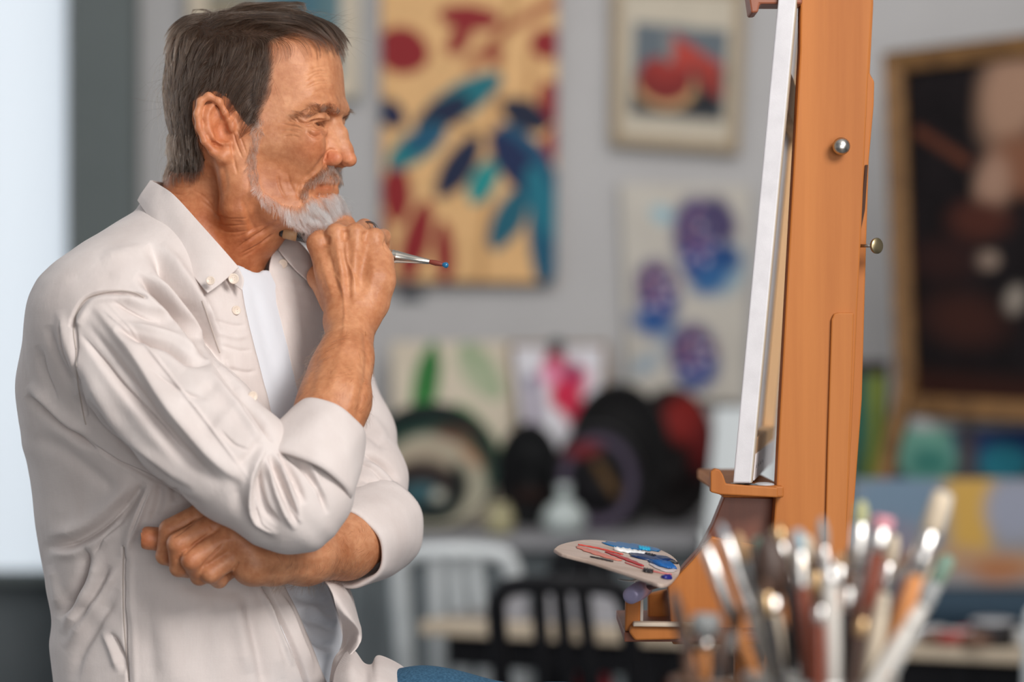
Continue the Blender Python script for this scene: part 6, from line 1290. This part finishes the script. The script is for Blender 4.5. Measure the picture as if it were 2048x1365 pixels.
NRM = lambda x: x/np.linalg.norm(x)
def brush(tip, base, Y, bl, br, fl_, fr, hr, mats, label, tipw=.5, flat=1.0):
    """tip/base pixels; bristle length and radius, ferrule length and radius, handle radius (all px at this depth)"""
    a = P(tip[0], tip[1], Y); b = P(base[0], base[1], Y); d = NRM(b-a); t0 = (a[2]-(zt+.010))/(-d[2]); s = Y/FPX
    cx = P(1640 if base[0] > 1455 else 1412, 0, Y)[0]; e = a+d*t0; rr = .040 if base[0] > 1455 else .014
    e[0] = min(max(e[0], cx-rr), cx+rr); d = NRM(e-a); t0 = np.linalg.norm(e-a)
    t = thing('paintbrush', e, label, 'paintbrush', 'brushes standing in the pots'); bl, br, fl_, fr, hr = [x*s for x in (bl, br, fl_, fr, hr)]
    m1, m2, m3 = [BM[k] for k in mats]
    wpar(lathe('bristles', [(0, br*tipw*.5), (bl*.04, br*tipw), (bl*.45, br), (bl*.85, br*.95), (bl+.003, fr*.8)], a, e, m1, seg=16), t)
    wpar(lathe('ferrule', [(bl-.001, fr*.7), (bl, fr*.97), (bl+fl_*.55, fr), (bl+fl_*.6, fr*1.06), (bl+fl_*.66, fr), (bl+fl_*.92, hr*1.04), (bl+fl_, hr*.98), (bl+fl_+.001, hr*.6)], a, e, m2, seg=18), t)
    L = t0-bl-fl_; wpar(lathe('handle', [(bl+fl_-.002, hr*.8), (bl+fl_, hr*.95), (bl+fl_+L*.12, hr*1.18), (bl+fl_+L*.35, hr), (bl+fl_+L*.8, hr*.62), (t0-.001, hr*.42), (t0, hr*.2)], a, e, m3, seg=16), t)
    if abs(flat-1) > .01: pass
    return t
brush((1399, 1062), (1512, 1360), 1.78, 36, 7, 150, 13, 13, ('grey', 'silver', 'orange'), 'long silver ferrule brush leaning furthest left out of the tin')
brush((1441, 1048), (1552, 1365), 1.74, 30, 7, 160, 12, 13, ('pale_blue', 'silver', 'white'), 'thin brush with long silver ferrule and white handle, second from left')
brush((1345, 1180), (1385, 1364), 1.73, 90, 15, 50, 13, 12, ('dark', 'dark', 'umber'), 'dark stubby brush leftmost in the narrow brown pot')
brush((1413, 1228), (1408, 1364), 1.75, 46, 30, 24, 14, 11, ('grey', 'bright', 'orange'), 'grey fan shaped blender brush with orange handle in the narrow pot', .9)
brush((1446, 1250), (1430, 1364), 1.72, 50, 12, 36, 11, 11, ('umber', 'dark', 'black'), 'black handled brush rightmost in the narrow brown pot')
brush((1475, 1066), (1545, 1362), 1.82, 60, 14, 110, 11, 10, ('tan', 'grey', 'cream'), 'blurred tan bristle brush standing behind the left silver ones')
brush((1535, 1062), (1556, 1362), 1.72, 130, 40, 36, 18, 15, ('dark', 'bright', 'cream'), 'fat dark mop brush with cream handle', .3)
brush((1512, 1075), (1590, 1362), 1.80, 60, 16, 90, 12, 11, ('green', 'silver', 'black'), 'green stained brush just left of the fat dark mop')
brush((1556, 1052), (1612, 1362), 1.76, 34, 15, 60, 12, 12, ('brass', 'bright', 'black'), 'orange tipped brush with a short bright ferrule')
brush((1595, 1060), (1622, 1362), 1.71, 44, 16, 70, 13, 15, ('pale_blue', 'bright', 'redbrown'), 'red brown handled brush with a pale tip')
brush((1612, 1070), (1600, 1362), 1.82, 50, 18, 60, 13, 12, ('hog', 'brass', 'redbrown'), 'hog bristle brush with brass ferrule behind the red brown ones')
brush((1643, 1036), (1668, 1362), 1.77, 60, 11, 80, 10, 11, ('grey', 'silver', 'black'), 'tall thin grey brush at the middle of the tin')
brush((1658, 1118), (1668, 1362), 1.70, 26, 12, 22, 13, 15, ('silver', 'silver', 'white'), 'short brush with a thick white handle in the middle')
brush((1682, 1108), (1662, 1362), 1.79, 26, 11, 46, 13, 13, ('tan', 'bright', 'orange'), 'orange handled brush with a bright short ferrule')
brush((1700, 1140), (1684, 1362), 1.73, 40, 12, 40, 13, 12, ('umber', 'bright', 'black'), 'short umber brush with a shiny ring below its hair')
brush((1724, 1002), (1700, 1362), 1.80, 46, 15, 90, 17, 14, ('yellow', 'bright', 'dark'), 'tall yellow stained brush with a very bright ferrule')
brush((1735, 1110), (1690, 1362), 1.75, 36, 13, 60, 12, 12, ('grey', 'silver', 'redbrown'), 'grey haired brush left of the pink tipped one')
brush((1768, 1034), (1708, 1362), 1.72, 26, 22, 44, 20, 17, ('pink', 'bright', 'redbrown'), 'pink tipped brush with a thick red brown handle', .9)
brush((1769, 1186), (1738, 1362), 1.70, 16, 12, 20, 13, 15, ('cream', 'cream', 'cream'), 'plain cream handle end standing among the brushes', .8)
brush((1792, 1070), (1722, 1362), 1.82, 60, 14, 60, 13, 11, ('hog', 'silver', 'tan'), 'tan handled hog brush behind the pink tipped one')
brush((1816, 1158), (1748, 1362), 1.76, 30, 12, 40, 12, 12, ('pink', 'pink', 'tan'), 'pale pinkish brush right of the middle', .8)
brush((1832, 1098), (1742, 1362), 1.78, 40, 14, 70, 13, 12, ('redbrown', 'grey', 'umber'), 'grey ferrule brush with a rust red tip')
brush((1889, 984), (1762, 1362), 1.74, 86, 24, 90, 22, 17, ('hog', 'silver', 'orange'), 'tallest wide hog brush leaning to the right', .8)
brush((1898, 1112), (1776, 1362), 1.79, 60, 18, 70, 16, 14, ('green', 'grey', 'grey'), 'grey green brush leaning furthest right', .8)
brush((1846, 1212), (1752, 1364), 1.69, 20, 13, 30, 15, 16, ('white', 'white', 'white'), 'thick white handle leaning right in front', .8)
brush((1500, 1090), (1570, 1362), 1.84, 50, 12, 60, 11, 11, ('umber', 'grey', 'dark'), 'dark handled brush behind the fat mop on its left')
brush((1576, 1100), (1600, 1362), 1.84, 50, 14, 60, 12, 12, ('hog', 'silver', 'black'), 'black handled hog brush behind the orange tipped one')
brush((1630, 1098), (1640, 1362), 1.84, 46, 14, 60, 12, 12, ('umber', 'brass', 'dark'), 'dark handled brush with brass ferrule behind the centre')
brush((1706, 1090), (1676, 1362), 1.85, 46, 14, 60, 12, 13, ('dark', 'silver', 'redbrown'), 'red brown brush behind the yellow stained one')
brush((1748, 1092), (1700, 1362), 1.85, 46, 14, 60, 12, 12, ('pale_blue', 'grey', 'black'), 'blue grey tipped brush at the back right')
brush((1782, 1130), (1722, 1362), 1.84, 40, 13, 60, 12, 12, ('umber', 'silver', 'dark'), 'dark handled umber brush at the back right')
brush((1862, 1120), (1770, 1362), 1.84, 46, 14, 60, 12, 12, ('hog', 'grey', 'tan'), 'tan handled brush behind the tallest wide one')
brush((1528, 1160), (1560, 1362), 1.70, 30, 10, 40, 11, 11, ('umber', 'brass', 'black'), 'thin black brush in front of the fat mop handle')
brush((1640, 1190), (1640, 1362), 1.69, 26, 11, 30, 12, 12, ('dark', 'silver', 'redbrown'), 'short red brown brush in front of the centre')
brush((1730, 1215), (1706, 1362), 1.69, 26, 11, 30, 12, 12, ('umber', 'brass', 'dark'), 'short dark brush in front on the right')
brush((1370, 1235), (1396, 1364), 1.755, 40, 12, 30, 11, 11, ('tan', 'dark', 'orange'), 'orange handled brush between the dark ones in the narrow pot')
brush((1478, 1215), (1446, 1364), 1.75, 50, 12, 36, 11, 11, ('umber', 'grey', 'dark'), 'brown brush leaning right out of the narrow pot')
